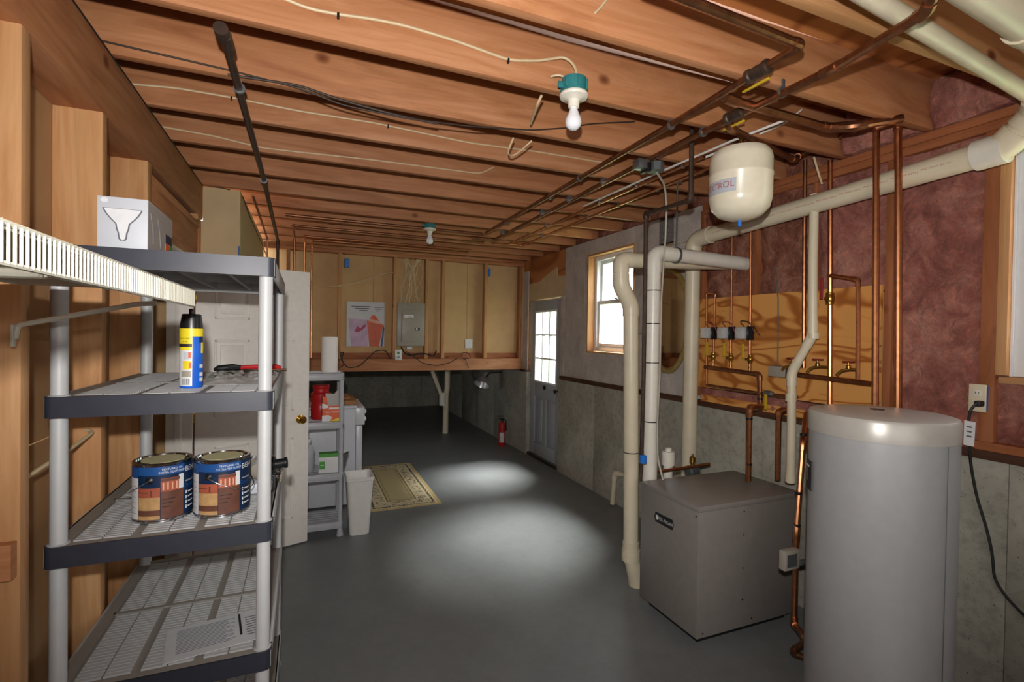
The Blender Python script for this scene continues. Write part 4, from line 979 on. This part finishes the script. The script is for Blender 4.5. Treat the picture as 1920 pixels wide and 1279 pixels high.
for k in range(13):
    x0 = ex0+.05+.27*random.random(); x1 = ex0+.08+.22*random.random(); z2 = 2.53; ym = 6.27+.06*random.random()
    mid = [(x0+random.uniform(-.10, .10), ym, ez1+.17+random.uniform(-.05, .05)), ((x0+x1)/2+random.uniform(-.08, .08), ym, ez1+.38+random.uniform(-.05, .05))]
    cable('cable', 'cream cables fanning from the breaker panel up to the top plate', [(x0, 6.31, ez1)]+mid+[(x1, 6.27, z2)], .0058, fil=.09, group='cables above the breaker panel')
cable('cable', 'cream cable sagging across the back wall from the stud by the poster', [(.07, 6.355, 2.115), (.36, 6.24, 2.14), (.62, 6.30, 2.21), (.85, 6.28, 2.31), (1.0, 6.245, 2.34)], .007)
cable('cable', 'upper thin cream cable beside the sagging one on the back wall', [(.72, 6.35, 2.31), (.9, 6.33, 2.33), (1.005, 6.33, 2.35)], .004)
cable('cable', 'cream cable drooping at the right end of the back wall', [(2.27, 6.34, 2.28), (2.42, 6.345, 2.15), (2.58, 6.345, 2.08), (2.72, 6.345, 2.06)], .0045)
cable('cable', 'cream cable curl hanging in the stud bay left of the breaker cables', [(1.06, 6.33, 2.35), (1.14, 6.33, 2.25), (1.17, 6.33, 2.15), (1.10, 6.33, 2.05)], .004)
for (x, lab) in ((.478, 'blue outlet box high on the left stud of the back wall'), (2.275, 'blue outlet box high on the right stud of the back wall')):
    x_ = x-.045; o = thing('outlet_box', lab, 'outlet box', (x_+.03, 6.27, 2.38)); bx('box_body', (x_, 6.262, 2.375), (x_+.055, 6.34, 2.475), 'blue_plastic', o, .004); bx('box_opening', (x_+.006, 6.2605, 2.383), (x_+.049, 6.2625, 2.467), 'blue_plastic', o)
    q = MB(); q.tube([(x_+.02, 6.27, 2.375), (x_+.035, 6.28, 2.33), (x_+.01, 6.30, 2.29)], .004, 6, fil=.02); B('cable_tail', q, 'cable_cream', o)
t_ = thing('wall_outlet', 'white double outlet on the beam under the breaker panel', 'outlet', (1.06, 6.22, 1.27))
bx('cover_plate', (1.030, 6.205, 1.262), (1.112, 6.214, 1.388), 'white_plastic', t_, .003); bx('box_body', (1.036, 6.213, 1.276), (1.104, 6.249, 1.38), 'blue_plastic', t_)
for z_ in (1.30, 1.346): bx('receptacle', (1.055, 6.203, z_-.013), (1.087, 6.206, z_+.017), 'green' if z_ > 1.32 else 'galvanized', t_, .002)
o = bx('blank_plate', (1.977, 6.362, 1.406), V3((2.080, 6.362, 1.529))+V3((0, .008, 0)), 'white_plastic', None, .003); tag(o, 'plain white blank plate on the back wall drywall at the right', 'wall plate')
o = bx('timer_switch', (1.19, 6.30, 1.39), (1.26, 6.35, 1.43), 'white_plastic', None, .01); tag(o, 'small white plug adapter just under the breaker panel', 'adapter')
cable('cable', 'black cord snaking along the beam left of the white outlet', [(0.381, 6.215, 1.171), (0.441, 6.215, 1.208), (0.404, 6.215, 1.284), (0.433, 6.215, 1.360), (0.391, 6.215, 1.354), (0.404, 6.215, 1.265), (0.477, 6.215, 1.169), (0.599, 6.215, 1.181), (0.710, 6.215, 1.283), (0.799, 6.240, 1.373), (0.917, 6.260, 1.385), (0.953, 6.240, 1.327), (0.977, 6.220, 1.275)], .006, 'black_rubber')
cable('cable', 'thick black cable drooping under the breaker panel', [(1.116, 6.280, 1.425), (1.147, 6.230, 1.347), (1.228, 6.235, 1.314), (1.329, 6.235, 1.340), (1.431, 6.235, 1.340), (1.521, 6.235, 1.300), (1.561, 6.260, 1.374)], .009, 'black_rubber')
cable('cable', 'brown cord trailing along the beam to the clamp lamp', [(1.159, 6.225, 1.374), (1.258, 6.215, 1.308), (1.372, 6.210, 1.220), (1.565, 6.210, 1.185), (1.739, 6.210, 1.225), (1.831, 6.210, 1.286), (1.932, 6.210, 1.279), (1.988, 6.220, 1.152), (2.125, 6.500, 1.058), (2.280, 6.800, 0.940), (2.380, 6.900, 0.898)], .005, 'dark_bronze')
cable('cable', 'small brown wire loop on the beam near the blank plate', [(1.889, 6.210, 1.279), (1.915, 6.300, 1.352), (1.996, 6.300, 1.352), (2.019, 6.210, 1.286), (1.932, 6.210, 1.272)], .0045, 'dark_bronze')
# clamp lamp
cl = V3((2.422, 6.900, 0.897)); t_ = thing('clamp_lamp', 'silver clamp lamp with a round reflector on the far concrete wall', 'lamp', cl)
q = MB(); q.lathe(cl, [(.03, .12), (.04, .07), (.085, .02), (.115, -.05), (.119, -.05), (.09, .022), (.044, .075), (.0, .12)], 28, axis=(.45, .35, .8)); B('reflector', q, 'metal_shade', t_)
q = MB(); q.tube([cl+V3((.04, .0, .06)), cl+V3((.10, 0, .13)), cl+V3((.3, 0, .14))], .014, 10, fil=.02); B('socket_clamp', q, 'dark_bronze', t_)
# plastic drain in the low opening
o = pipe('floor_drain_pipe', 'forked cream drain pipe rising from the floor under the low opening', 'pipe', [(2.10, 7.75, 0), (2.10, 7.75, .62), (2.12, 7.75, .70), (2.12, 7.75, 1.18)], .045, 'pvc', fit=False, fil=.04)
q = MB(); q.tube([(2.04, 7.75, .45), (2.03, 7.75, .60), (1.80, 7.75, 1.18)], .035, 12, fil=.05); B('branch', q, 'pvc', o); coupling(o, (2.05, 7.75, .55), (0, 0, 1), .06, .20, 'pvc_white')
# fire extinguisher
fx = V3((2.62, 6.60, 0)); t_ = thing('fire_extinguisher', 'red fire extinguisher standing against the concrete left of the entry door', 'fire extinguisher', fx)
q = MB(); q.lathe(fx, [(.045, 0), (.05, .01), (.05, .29), (.045, .32), (.028, .345), (.018, .355)], 24); B('cylinder', q, 'red_paint', t_)
q = MB(); q.lathe(fx+V3((0, 0, .35)), [(.018, 0), (.018, .03), (.026, .032), (.026, .05)], 14); q.box(fx+V3((-.05, -.012, .39)), fx+V3((.03, .012, .40)), .002); q.box(fx+V3((-.055, -.012, .425)), fx+V3((.02, .012, .435)), .002); q.tube([fx+V3((.02, 0, .38)), fx+V3((.055, -.01, .37)), fx+V3((.06, -.01, .22))], .008, 8, fil=.02); B('valve_head', q, 'black_plastic', t_)
q = MB(); fa = math.atan2(-fx.y, -fx.x); q.patch(fx, .0505, fa-.7, fa+.7, .06, .20, 8); B('label_sticker', q, 'paper', t_)

# ------------------------------------------------------------------ door leaf, small shelf, appliance
d2 = struct('door_2', (-.66, 3.80, .012)); d2.rotation_euler = (0, 0, math.radians(19.3)); WL[d2] = V3((0, 0, 0))
DW, DH, DT = .735, 2.03, .035
bx('door_leaf', (0, 0, 0), (DW, DT, DH), 'white_paint', d2, .002)
cols = [(.11, .325), (.41, .625)]; rows = [(.20, .80), (1.0, 1.52), (1.66, 1.88)]
for (a, b_) in cols:
    for (c_, d_) in rows:
        q = MB()
        for (p, r2) in (((a, -.006, c_), (b_, .001, c_+.016)), ((a, -.006, d_-.016), (b_, .001, d_)), ((a, -.006, c_), (a+.016, .001, d_)), ((b_-.016, -.006, c_), (b_, .001, d_))): q.box(p, r2, .004)
        q.box((a+.035, -.008, c_+.035), (b_-.035, .001, d_-.035), .008)
        B('moulded_panel', q, 'white_paint', d2)
q = MB(); q.lathe((DW-.06, 0, .93), [(.032, 0), (.032, .004), (.014, .008), (.012, .028), (.026, .036), (.029, .05), (.024, .06), (0, .062)], 24, axis=(0, -1, 0)); B('knob', q, 'polished_brass', d2, label='polished brass door knob')
q = MB(); q.lathe((DW-.06, DT, .93), [(.032, 0), (.032, .004), (.014, .008), (.012, .028), (.026, .036), (.029, .05), (.024, .06), (0, .062)], 24, axis=(0, 1, 0)); B('knob', q, 'polished_brass', d2)
for z_ in (.25, 1.02, 1.80): bx('hinge', (-.012, -.006, z_-.045), (.004, .01, z_+.045), 'polished_brass', d2, .002)

sx0, sx1, sy0, sy1 = -.32, .29, 4.08, 4.40
t_ = thing('plastic_shelf', 'narrow light grey four tier plastic shelf behind the open white door', 'shelving', (0, 4.2, 0))
LZ = [.115, .495, .90, 1.275]
for (x, y) in ((sx0+.02, sy0+.02), (sx1-.02, sy0+.02), (sx0+.02, sy1-.02), (sx1-.02, sy1-.02)):
    q = MB(); q.tube([(x, y, 0), (x, y, .03), (x, y, .06), (x, y, 1.26)], .02, 12, radii=[.028, .024, .018, .018]); B('leg', q, 'shelf_grey', t_)
for z_ in LZ:
    q = MB(); q.box((sx0, sy0, z_-.012), (sx1, sy1, z_), .004); q.box((sx0, sy0, z_-.055), (sx1, sy0+.012, z_-.01), .004); q.box((sx1-.012, sy0, z_-.055), (sx1, sy1, z_-.01), .004); q.box((sx0, sy1-.012, z_-.055), (sx1, sy1, z_-.01), .004)
    for k in range(1, 6): q.box((sx0+.02, sy0+.02+k*.047, z_), (sx1-.02, sy0+.026+k*.047, z_+.003))
    B('shelf', q, 'shelf_grey', t_)
# things on it
def std(name, lab, cat, p): return thing(name, lab, cat, p)
pt = V3((.185, 4.23, 1.278)); t_ = thing('paper_towel_roll', 'white paper towel roll standing on the grey plastic shelf', 'paper towel', pt)
q = MB(); q.lathe(pt, [(.062, 0), (.063, .003), (.063, .277), (.062, .28), (.02, .28), (.02, .2)], 32); B('towel_sheets', q, 'towel_paper', t_)
q = MB(); q.lathe(pt, [(.0195, .01), (.0195, .279), (.017, .279)], 16); B('core', q, 'cardboard', t_)
pt = V3((.125, 4.26, .903)); t_ = thing('red_jug', 'red plastic canister behind the orange box on the plastic shelf', 'canister', pt)
q = MB(); q.lathe(pt, [(.07, 0), (.075, .01), (.077, .10), (.072, .12), (.077, .14), (.077, .20), (.06, .215), (.06, .24), (.055, .245), (0, .245)], 28); B('canister_body', q, 'red_paint', t_)
q = MB(); q.lathe(pt+V3((0, 0, .245)), [(.064, 0), (.066, .004), (.066, .02), (.06, .024), (0, .024)], 24); B('lid', q, 'red_paint', t_)
def carton(name, lab, cat, p, w_, d_, h_, mat, rz=0):
    t_ = thing(name, lab, cat, p, rz, local=True); bx('carton', (-w_/2, 0, 0), (w_/2, d_, h_), mat, t_, .002); return t_
t_ = thing('tissue_box', 'open orange and white cardboard box with a grey liner on the plastic shelf', 'box', (.205, 4.095, .903), local=True)
q = MB(); w_, d_, h_ = .15, .10, .20
q.box((-w_/2, 0, 0), (w_/2, .002, .115)); q.box((-w_/2, d_, 0), (w_/2, d_+.002, h_)); q.box((-w_/2, 0, 0), (-w_/2+.002, d_, h_)); q.box((w_/2-.002, 0, 0), (w_/2, d_, h_)); q.box((-w_/2, 0, 0), (w_/2, d_, .002))
q.prism([(-w_/2, 0, .115), (w_/2, 0, .115), (w_/2, 0, .20), (.045, 0, .12), (-.03, 0, .12), (-.045, 0, .19), (-w_/2, 0, .195)], (0, .002, 0)); B('carton', q, 'orange', t_)
q = MB(); q.prism([(-w_/2, -.001, .0), (-.02, -.001, 0), (.0, -.001, .03), (-.03, -.001, .05), (-w_/2, -.001, .045)], (0, .0008, 0)); B('white_print', q, 'label_white', t_)
q = MB(); q.prism([(-.02, -.001, .0), (w_/2, -.001, 0), (w_/2, -.001, .035), (.01, -.001, .012)], (0, .0008, 0)); B('yellow_print', q, 'yellow', t_)
q = MB(); q.prism([(-w_/2, -.001, .10), (-.03, -.001, .105), (-.03, -.001, .125), (-w_/2, -.001, .14)], (0, .0008, 0)); B('white_print', q, 'label_white', t_)
text('box_lettering', 'Luxe Volume', .022, 'label_white', t_, lambda x, y: (x*.85, -.0012, .072+y))
q = MB(); q.box((-.025, -.004, .094), (w_/2, -.0005, .108), .001); B('flap', q, 'label_white', t_)
q = MB(); q.prism([(-.045, .03, .10), (.06, .03, .10), (.085, .035, .27), (.05, .035, .25), (.015, .03, .21), (-.05, .03, .215)], (0, .012, 0)); B('grey_liner', q, 'box_side', t_)
t_ = thing('small_carton', 'small white and green carton on the third tier of the plastic shelf', 'box', (.195, 4.11, .498), rz=math.radians(-4), local=True)
bx('carton', (-.085, 0, 0), (.085, .07, .15), 'white_plastic', t_, .002); bx('green_top_band', (-.0852, -.0008, .122), (.0852, .071, .1505), 'green', t_); bx('green_logo', (-.08, -.0012, .03), (-.04, 0, .09), 'green', t_)
bx('print_mark', (-.072, -.0016, .058), (-.048, -.0011, .064), 'label_white', t_)
q = MB(); q.prism([(.087, .0, .02), (.10, 0, .02), (.135, 0, .15), (.09, 0, .13)], (0, .05, 0)); B('open_flap', q, 'dark_grey_block', t_)
t_ = thing('soap_bottle', 'pale blue grey bottle at the door edge on the third tier', 'bottle', (.035, 4.2, .498), local=True)
q = MB(); q.lathe((0, 0, 0), [(.04, 0), (.046, .01), (.046, .15), (.035, .19), (.015, .215), (.015, .23)], 20); B('bottle_body', q, 'shelf_grey', t_); q = MB(); q.lathe((0, 0, .228), [(.018, 0), (.018, .03), (0, .031)], 14); B('cap', q, 'white_plastic', t_)

# appliance behind
t_ = thing('dryer', 'white laundry appliance seen from the side behind the plastic shelf', 'appliance', (.15, 5.0, 0))
bx('cabinet', (-.2, 4.745, .02), (.44, 5.40, .90), 'appliance_white', t_, .008)
bx('front_panel', (.442, 4.747, .02), (.50, 5.40, .74), 'appliance_white', t_, .008)
bx('control_panel', (.435, 4.743, .745), (.52, 5.40, .905), 'appliance_white', t_, .006)
for y_, z_ in ((4.82, .86), (4.82, .79), (5.1, .83)):
    q = MB(); q.lathe((.52, y_, z_), [(.022, 0), (.022, .012), (.014, .02), (0, .021)], 14, axis=(1, 0, 0)); B('knob', q, 'white_plastic', t_)
bx('top_panel', (-.21, 4.74, .90), (.45, 5.41, .925), 'appliance_white', t_, .006)
t_ = thing('cardboard_tray', 'brown cardboard tray lying on top of the white appliance', 'tray', (.34, 5.0, .927))
q = MB(); q.box((.18, 4.80, .927), (.45, 5.22, .965), .006); q.box((.20, 4.86, .966), (.40, 5.18, .99), .01); B('tray', q, 'cardboard', t_)
q = MB(); q.box((.27, 4.795, .928), (.30, 4.80, .966)); B('strap', q, 'dark_bronze', t_)
# waste bin
t_ = thing('waste_bin', 'white plastic waste bin beside the grey plastic shelf', 'bin', (.415, 4.14, 0))
q = MB(); cx, cy = .415, 4.14
def rr(w_, d_, z_, r_=.03, n=4):
    o = []
    for (sx_, sy_, a0) in ((1, 1, 0), (-1, 1, 90), (-1, -1, 180), (1, -1, 270)):
        for i in range(n+1):
            a = math.radians(a0+90*i/n); o.append(q.bm.verts.new((cx+sx_*(w_/2-r_)+r_*math.cos(a), cy+sy_*(d_/2-r_)+r_*math.sin(a), z_)))
    return o
rings = [rr(.15, .17, 0), rr(.152, .172, .01), rr(.20, .235, .43), rr(.215, .25, .435), rr(.215, .25, .455), rr(.205, .24, .46), rr(.195, .228, .45), rr(.145, .165, .02)]
for A, B_ in zip(rings, rings[1:]):
    for k in range(len(A)): q.bm.faces.new((A[k], A[(k+1) % len(A)], B_[(k+1) % len(A)], B_[k]))
q.bm.faces.new(rings[0][::-1]); q.bm.faces.new(rings[-1]); B('bin_body', q, 'bin_plastic', t_)
# rug
o = bx('rug', (.53, 4.53, .001), (1.205, 6.08, .008), 'rug_weave', None, .002); o.rotation_euler = (0, 0, math.radians(0)); tag(o, 'beige bordered rug with dark floral sprigs on the grey floor', 'rug')

# ------------------------------------------------------------------ things on the rack
# flood bulb carton
t_ = thing('bulb_carton', 'grey carton printed with a flood bulb on top of the storage rack', 'box', (-.498, 1.80, 1.8295), local=True)
w_, d_, h_ = .122, .30, .155
bx('carton', (-w_/2, 0, 0), (w_/2, d_, h_), 'box_grey', t_, .001)
bx('side_print', (w_/2, .003, .003), (w_/2+.0006, d_-.003, h_-.003), 'box_side', t_)
def fr_shape(pts, mat, nm, y=-.0008, ox=0, sc=1.0, side=False):
    q = MB()
    if side: q.prism([(w_/2+.0008+abs(y), ox+a*sc, b_) for a, b_ in pts], (.0006, 0, 0))
    else: q.prism([(a, y, b_) for a, b_ in pts], (0, .0006, 0))
    return B(nm, q, mat, t_)
outer = [(-.049, .122), (.049, .122), (.047, .116), (.040, .103), (.030, .090), (.018, .077), (.016, .062), (.012, .050), (.0105, .034), (.006, .028), (-.006, .028), (-.0105, .034), (-.012, .050), (-.016, .062), (-.018, .077), (-.030, .090), (-.040, .103), (-.047, .116)]
inner = [(a-math.copysign(.0038, a), b_+(.0016 if b_ < .05 else (-.0012 if b_ > .12 else .0008))) for a, b_ in outer]
fr_shape(outer, 'ink_grey', 'bulb_outline'); fr_shape(inner, 'lamp_print', 'bulb_picture', y=-.0014)
q = MB(); q.prism([(.009*math.cos(2*PI*k/20)-.044, -.0008, .144+.0075*math.sin(2*PI*k/20)) for k in range(20)], (0, .0006, 0)); B('round_logo', q, 'lamp_print', t_)
for ox in (.06, .14): 
    fr_shape(outer, 'ink_grey', 'side_bulb_outline', ox=ox, sc=.8, side=True, y=.0); fr_shape(inner, 'box_side', 'side_bulb_picture', ox=ox, sc=.8, side=True, y=.0006)
bx('navy_patch', (w_/2, .205, .06), (w_/2+.0014, .285, .09), 'navy', t_); bx('orange_patch', (w_/2, .205, .03), (w_/2+.0014, .255, .058), 'orange', t_); bx('green_patch', (w_/2, .255, .02), (w_/2+.0014, .29, .058), 'green', t_)
# insect spray
sp_ = V3((-.347, 1.935, 1.4065)); t_ = thing('spray_can', 'blue and yellow insect spray can with a black cap on the upper rack shelf', 'spray can', sp_)
q = MB(); q.lathe(sp_, [(.031, 0), (.033, .004), (.033, .193), (.030, .199)], 32); B('can', q, 'blue', t_)
q = MB(); q.lathe(sp_+V3((0, 0, .196)), [(.0325, 0), (.0322, .012), (.0275, .046), (.0245, .048), (.0235, .040), (0, .040)], 32); B('cap', q, 'black_plastic', t_, label='black plastic cap')
q = MB(); q.box(sp_+V3((-.007, -.008, .235)), sp_+V3((.005, .008, .262)), .003); B('nozzle', q, 'black_plastic', t_)
va_ = math.atan2(-sp_.y, -sp_.x)
def sp_patch(u0_, u1_, z0_, z1_, mat, nm, th=.0006): 
    q = MB(); q.patch(sp_, .0331, va_+u0_, va_+u1_, z0_, z1_, 10, th); return B(nm, q, mat, t_)
sp_patch(-1.45, .08, .008, .195, 'label_white', 'label', .0004)
sp_patch(-1.5, 1.5, .170, .196, 'yellow', 'yellow_band', .0008); sp_patch(-1.45, .08, .125, .170, 'yellow', 'yellow_band', .0008); sp_patch(-1.45, .05, .136, .146, 'dark_bronze', 'brown_band', .001)
sp_patch(-.7, .02, .095, .12, 'box_grey', 'picture', .0008); sp_patch(-.25, .0, .10, .118, 'orange', 'picture', .001); sp_patch(-.75, .03, .062, .09, 'yellow', 'picture', .0008); sp_patch(-.2, .02, .066, .085, 'orange', 'picture', .001)
sp_patch(-.9, .0, .038, .058, 'panel_grey', 'picture', .0008); sp_patch(.9, 1.45, .115, .17, 'yellow', 'side_band', .0008); sp_patch(.7, 1.3, .150, .170, 'navy', 'side_band', .001)
for k in range(9): sp_patch(-.85+k*.085, -.85+k*.085+.035+.015*(k % 2), .012, .032, 'ink_grey', 'barcode_bar', .0008)
text('can_lettering', 'FLYING INSECT', .0068, 'label_black', t_, onc(sp_, .0341, va_-.62, sp_.z+.163)); text('can_lettering', 'KILLER', .0068, 'label_black', t_, onc(sp_, .0341, va_-.62, sp_.z+.153))
for z_ in (.072, .045, .028): sp_patch(.75, 1.25, z_-.006, z_+.006, 'label_white', 'side_print', .0008)

# plastic bag with tool on shelf 4
t_ = thing('plastic_bag', 'crumpled clear plastic bag with a green sheet inside on the upper rack shelf', 'bag', (-.20, 2.25, 1.407))
q = MB()
def bagf(u_, v_):
    x = -.36+.255*u_; y = 1.98+.52*v_; e = min(1, 6*min(u_, 1-u_, v_, 1-v_))
    return (x, y, 1.409+e*(.012+.030*abs(noise.noise(V3((x*28, y*16, 0))))+.006*noise.noise(V3((x*70, y*60, 3)))))
q.grid(bagf, 50, 60); r_ = bmesh.ops.extrude_face_region(q.bm, geom=list(q.bm.faces))
for g in r_['geom']:
    if isinstance(g, bmesh.types.BMVert): g.co.z = 1.4075
B('clear_film', q, 'clear_film', t_)
q = MB(); q.grid(lambda u_, v_: (-.33+.20*u_, 2.14+.32*v_, 1.424+.012*abs(noise.noise(V3((u_*6, v_*8, 1))))), 24, 24); r_ = bmesh.ops.extrude_face_region(q.bm, geom=list(q.bm.faces))
for g in r_['geom']:
    if isinstance(g, bmesh.types.BMVert): g.co.z -= .004
B('green_sheet', q, 'green_bag', t_)
t_ = thing('hand_tool', 'red and black hand tool lying on the plastic bag on the upper rack shelf', 'tool', (-.20, 2.34, 1.44))
q = MB(); q.tube([(-.335, 2.30, 1.438), (-.32, 2.30, 1.444), (-.27, 2.31, 1.449), (-.24, 2.31, 1.446)], .012, 10, radii=[.006, .013, .013, .010]); B('black_grip', q, 'black_plastic', t_)
q = MB(); q.tube([(-.25, 2.31, 1.446), (-.19, 2.32, 1.447), (-.11, 2.33, 1.446), (-.09, 2.33, 1.442)], .012, 10, radii=[.009, .011, .012, .007]); B('red_body', q, 'red_paint', t_)
q = MB(); q.tube([(-.23, 2.295, 1.436), (-.07, 2.32, 1.434)], .006, 8); B('metal_shaft', q, 'chrome', t_)

# paint cans
def paint_can(p, lab, ang0, ha):
    p = V3(p); t_ = thing('paint_can', lab, 'paint can', p)
    R_, H_ = .082, .187
    q = MB(); q.lathe(p, [(R_, 0), (R_+.0015, .002), (R_+.0015, .006), (R_, .008), (R_, H_-.008), (R_+.002, H_-.006), (R_+.002, H_-.002), (R_, H_), (R_-.008, H_), (R_-.010, H_-.006), (R_-.018, H_-.006), (R_-.020, H_-.002), (0, H_-.003)], 48); c_ = B('can_body', q, 'chrome', t_)
    q = MB(); q.lathe(p+V3((0, 0, H_-.0025)), [(R_-.022, 0), (R_-.022, .001), (0, .001)], 32); B('lid_disc', q, 'gypsum_tape', t_)
    va_ = math.atan2(-p.y, -p.x)+ang0
    def P(u0_, u1_, z0_, z1_, mat, nm, th=.0006, n=10):
        q = MB(); q.patch(p, R_+.0002, va_+u0_, va_+u1_, z0_, z1_, n, th); return B(nm, q, mat, t_)
    P(-PI, PI*.999, .010, H_-.010, 'navy', 'label', .0004, 48); P(-.87, .74, H_-.036, H_-.010, 'label_blue', 'blue_band', .0007)
    P(-1.45, -.88, .012, H_-.045, 'label_white', 'instruction_panel', .0008); P(-1.45, -.88, H_-.045, H_-.012, 'label_blue', 'blue_band', .001)
    for k in range(6): P(-1.28, -.98, .03+k*.017, .032+k*.017, 'box_side', 'print_line', .001)
    P(-.86, -.10, .012, .024, 'pale_brown', 'photo_strip', .0008); P(-.86, -.10, .024, .042, 'deck_brown', 'photo_strip', .0008); P(-.86, -.10, .042, .082, 'pale_brown', 'photo_strip', .0008); P(-.86, -.10, .082, .112, 'brick_red', 'photo_strip', .0008)
    P(-.42, -.36, .085, .105, 'deck_brown', 'photo_detail', .001); P(-.86, -.48, .096, .099, 'deck_brown', 'photo_detail', .001)
    P(-.08, .70, .012, .100, 'deck_brown', 'deck_photo', .0008); P(-.08, .58, .098, .140, 'brick_red', 'house_photo', .0009); P(.52, .70, .10, .146, 'label_white', 'sky_photo', .001); P(-.08, .55, .130, .139, 'deck_brown', 'roof_photo', .0011)
    for k in range(4): P(-.02+k*.145, .03+k*.145, .103, .126, 'peach', 'porch_post', .0012)
    for k in range(3): P(-.02, .40-.08*k, .072-k*.012, .075-k*.012, 'dark_bronze', 'stair_line', .001)
    for k in range(4): P(.80, .87, .028+k*.016, .038+k*.016, 'label_white', 'bullet', .001); P(.92, 1.25, .031+k*.016, .035+k*.016, 'label_white', 'print_line', .001)
    text('can_lettering', 'TEXTURED OR', .009, 'label_white', t_, onc(p, R_+.0012, va_+.30, p.z+H_-.019)); text('can_lettering', 'EXTRA TEXTURED', .009, 'label_white', t_, onc(p, R_+.0012, va_+.30, p.z+H_-.029))
    text('can_lettering', 'BEHR', .024, 'label_white', t_, onc(p, R_+.0012, va_+1.12, p.z+H_-.030)); text('can_lettering', 'ADVANCED', .008, 'label_white', t_, onc(p, R_+.0012, va_+1.06, p.z+.118)); text('can_lettering', 'DeckOver', .017, 'label_blue', t_, onc(p, R_+.0013, va_+1.15, p.z+.104), sx=1)
    e = V3((math.cos(va_-.45), math.sin(va_-.45), 0)); e2 = -e
    q = MB(); q.lathe(p+e*(R_)+V3((0, 0, .135)), [(.011, 0), (.011, .002), (.004, .006), (0, .007)], 12, axis=e); q.lathe(p+e2*(R_)+V3((0, 0, .135)), [(.011, 0), (.011, .002), (.004, .006), (0, .007)], 12, axis=e2); B('handle_ear', q, 'black_plastic', t_)
    q = MB(); side = V3((e.y, -e.x, 0))*ha; pts = []
    for k in range(15):
        a = PI*k/14; d = e*math.cos(a)+side*math.sin(a); pts.append(p+d*(R_+.008+.004*math.sin(a))+V3((0, 0, .135-.055*math.sin(a))))
    q.tube(pts, .0015, 6); B('wire_handle', q, 'chrome', t_)
paint_can((-.424, 1.94, .9885), 'left blue paint can with a deck photo label on the middle rack shelf', 0, 1)
paint_can((-.252, 1.925, .9885), 'right blue paint can with a deck photo label beside the rack post', -.06, -1)
# chrome fitting behind the cans
t_ = thing('pipe_fitting', 'chrome and black fitting wrapped in plastic at the right edge of the middle rack shelf', 'fitting', (-.13, 2.12, .99))
q = MB(); q.tube([(-.20, 2.14, 1.07), (-.14, 2.12, 1.075), (-.11, 2.11, 1.075)], .045, 14, radii=[.03, .05, .045]); B('housing', q, 'panel_grey', t_)
q = MB(); q.lathe((-.112, 2.11, 1.085), [(.030, 0), (.03, .012), (.018, .014), (.018, .045), (.021, .047), (.021, .055), (0, .056)], 16, axis=(.95, -.1, .1)); B('knob', q, 'black_plastic', t_)
q = MB(); q.lathe((-.115, 2.10, 1.045), [(.018, 0), (.018, .03), (.022, .031), (.022, .038)], 14, axis=(.95, -.2, -.1)); B('chrome_outlet', q, 'chrome', t_)
q = MB(); q.tube([(-.10, 2.08, 1.05), (-.10, 2.05, 1.0), (-.14, 2.02, .995)], .004, 6, fil=.02); B('cord', q, 'black_rubber', t_)
q = MB(); q.box((-.24, 2.06, .99), (-.11, 2.18, 1.03), .01); B('base', q, 'box_grey', t_)
q = MB(); q.grid(lambda u_, v_: (-.25+.13*u_, 2.06+.14*v_, 1.105+.03*noise.noise(V3((u_*5, v_*5, 9)))), 16, 16); r_ = bmesh.ops.extrude_face_region(q.bm, geom=list(q.bm.faces))
for g in r_['geom']:
    if isinstance(g, bmesh.types.BMVert): g.co.z -= .002
B('clear_wrap', q, 'clear_film', t_)
# leaflet
t_ = thing('leaflet', 'printed white leaflet lying on the lower rack shelf', 'paper', (-.25, 1.90, .577), rz=math.radians(9), local=True)
bx('sheet', (-.155, -.09, 0), (.125, .11, .002), 'paper', t_)
bx('black_bar', (.055, -.04, .002), (.062, .10, .0026), 'label_black', t_)
for k in range(16): bx('print_line', (-.125, -.055+k*.009, .002), (.03+.015*math.sin(k*2.2), -.053+k*.009, .0025), 'ink_grey', t_)
for k in range(8): bx('print_line', (.075, -.05+k*.016, .002), (.11, -.046+k*.016, .0025), 'ink_grey', t_)
# cable through the studs
cable('cable', 'tan cable running between the bare studs behind the rack', [(-.79, 1.70, 1.13), (-.74, 1.80, 1.16), (-.70, 2.0, 1.20), (-.68, 2.17, 1.235), (-.71, 2.19, 1.24)], .006, 'cable_cream')
bpy.context.view_layer.update()
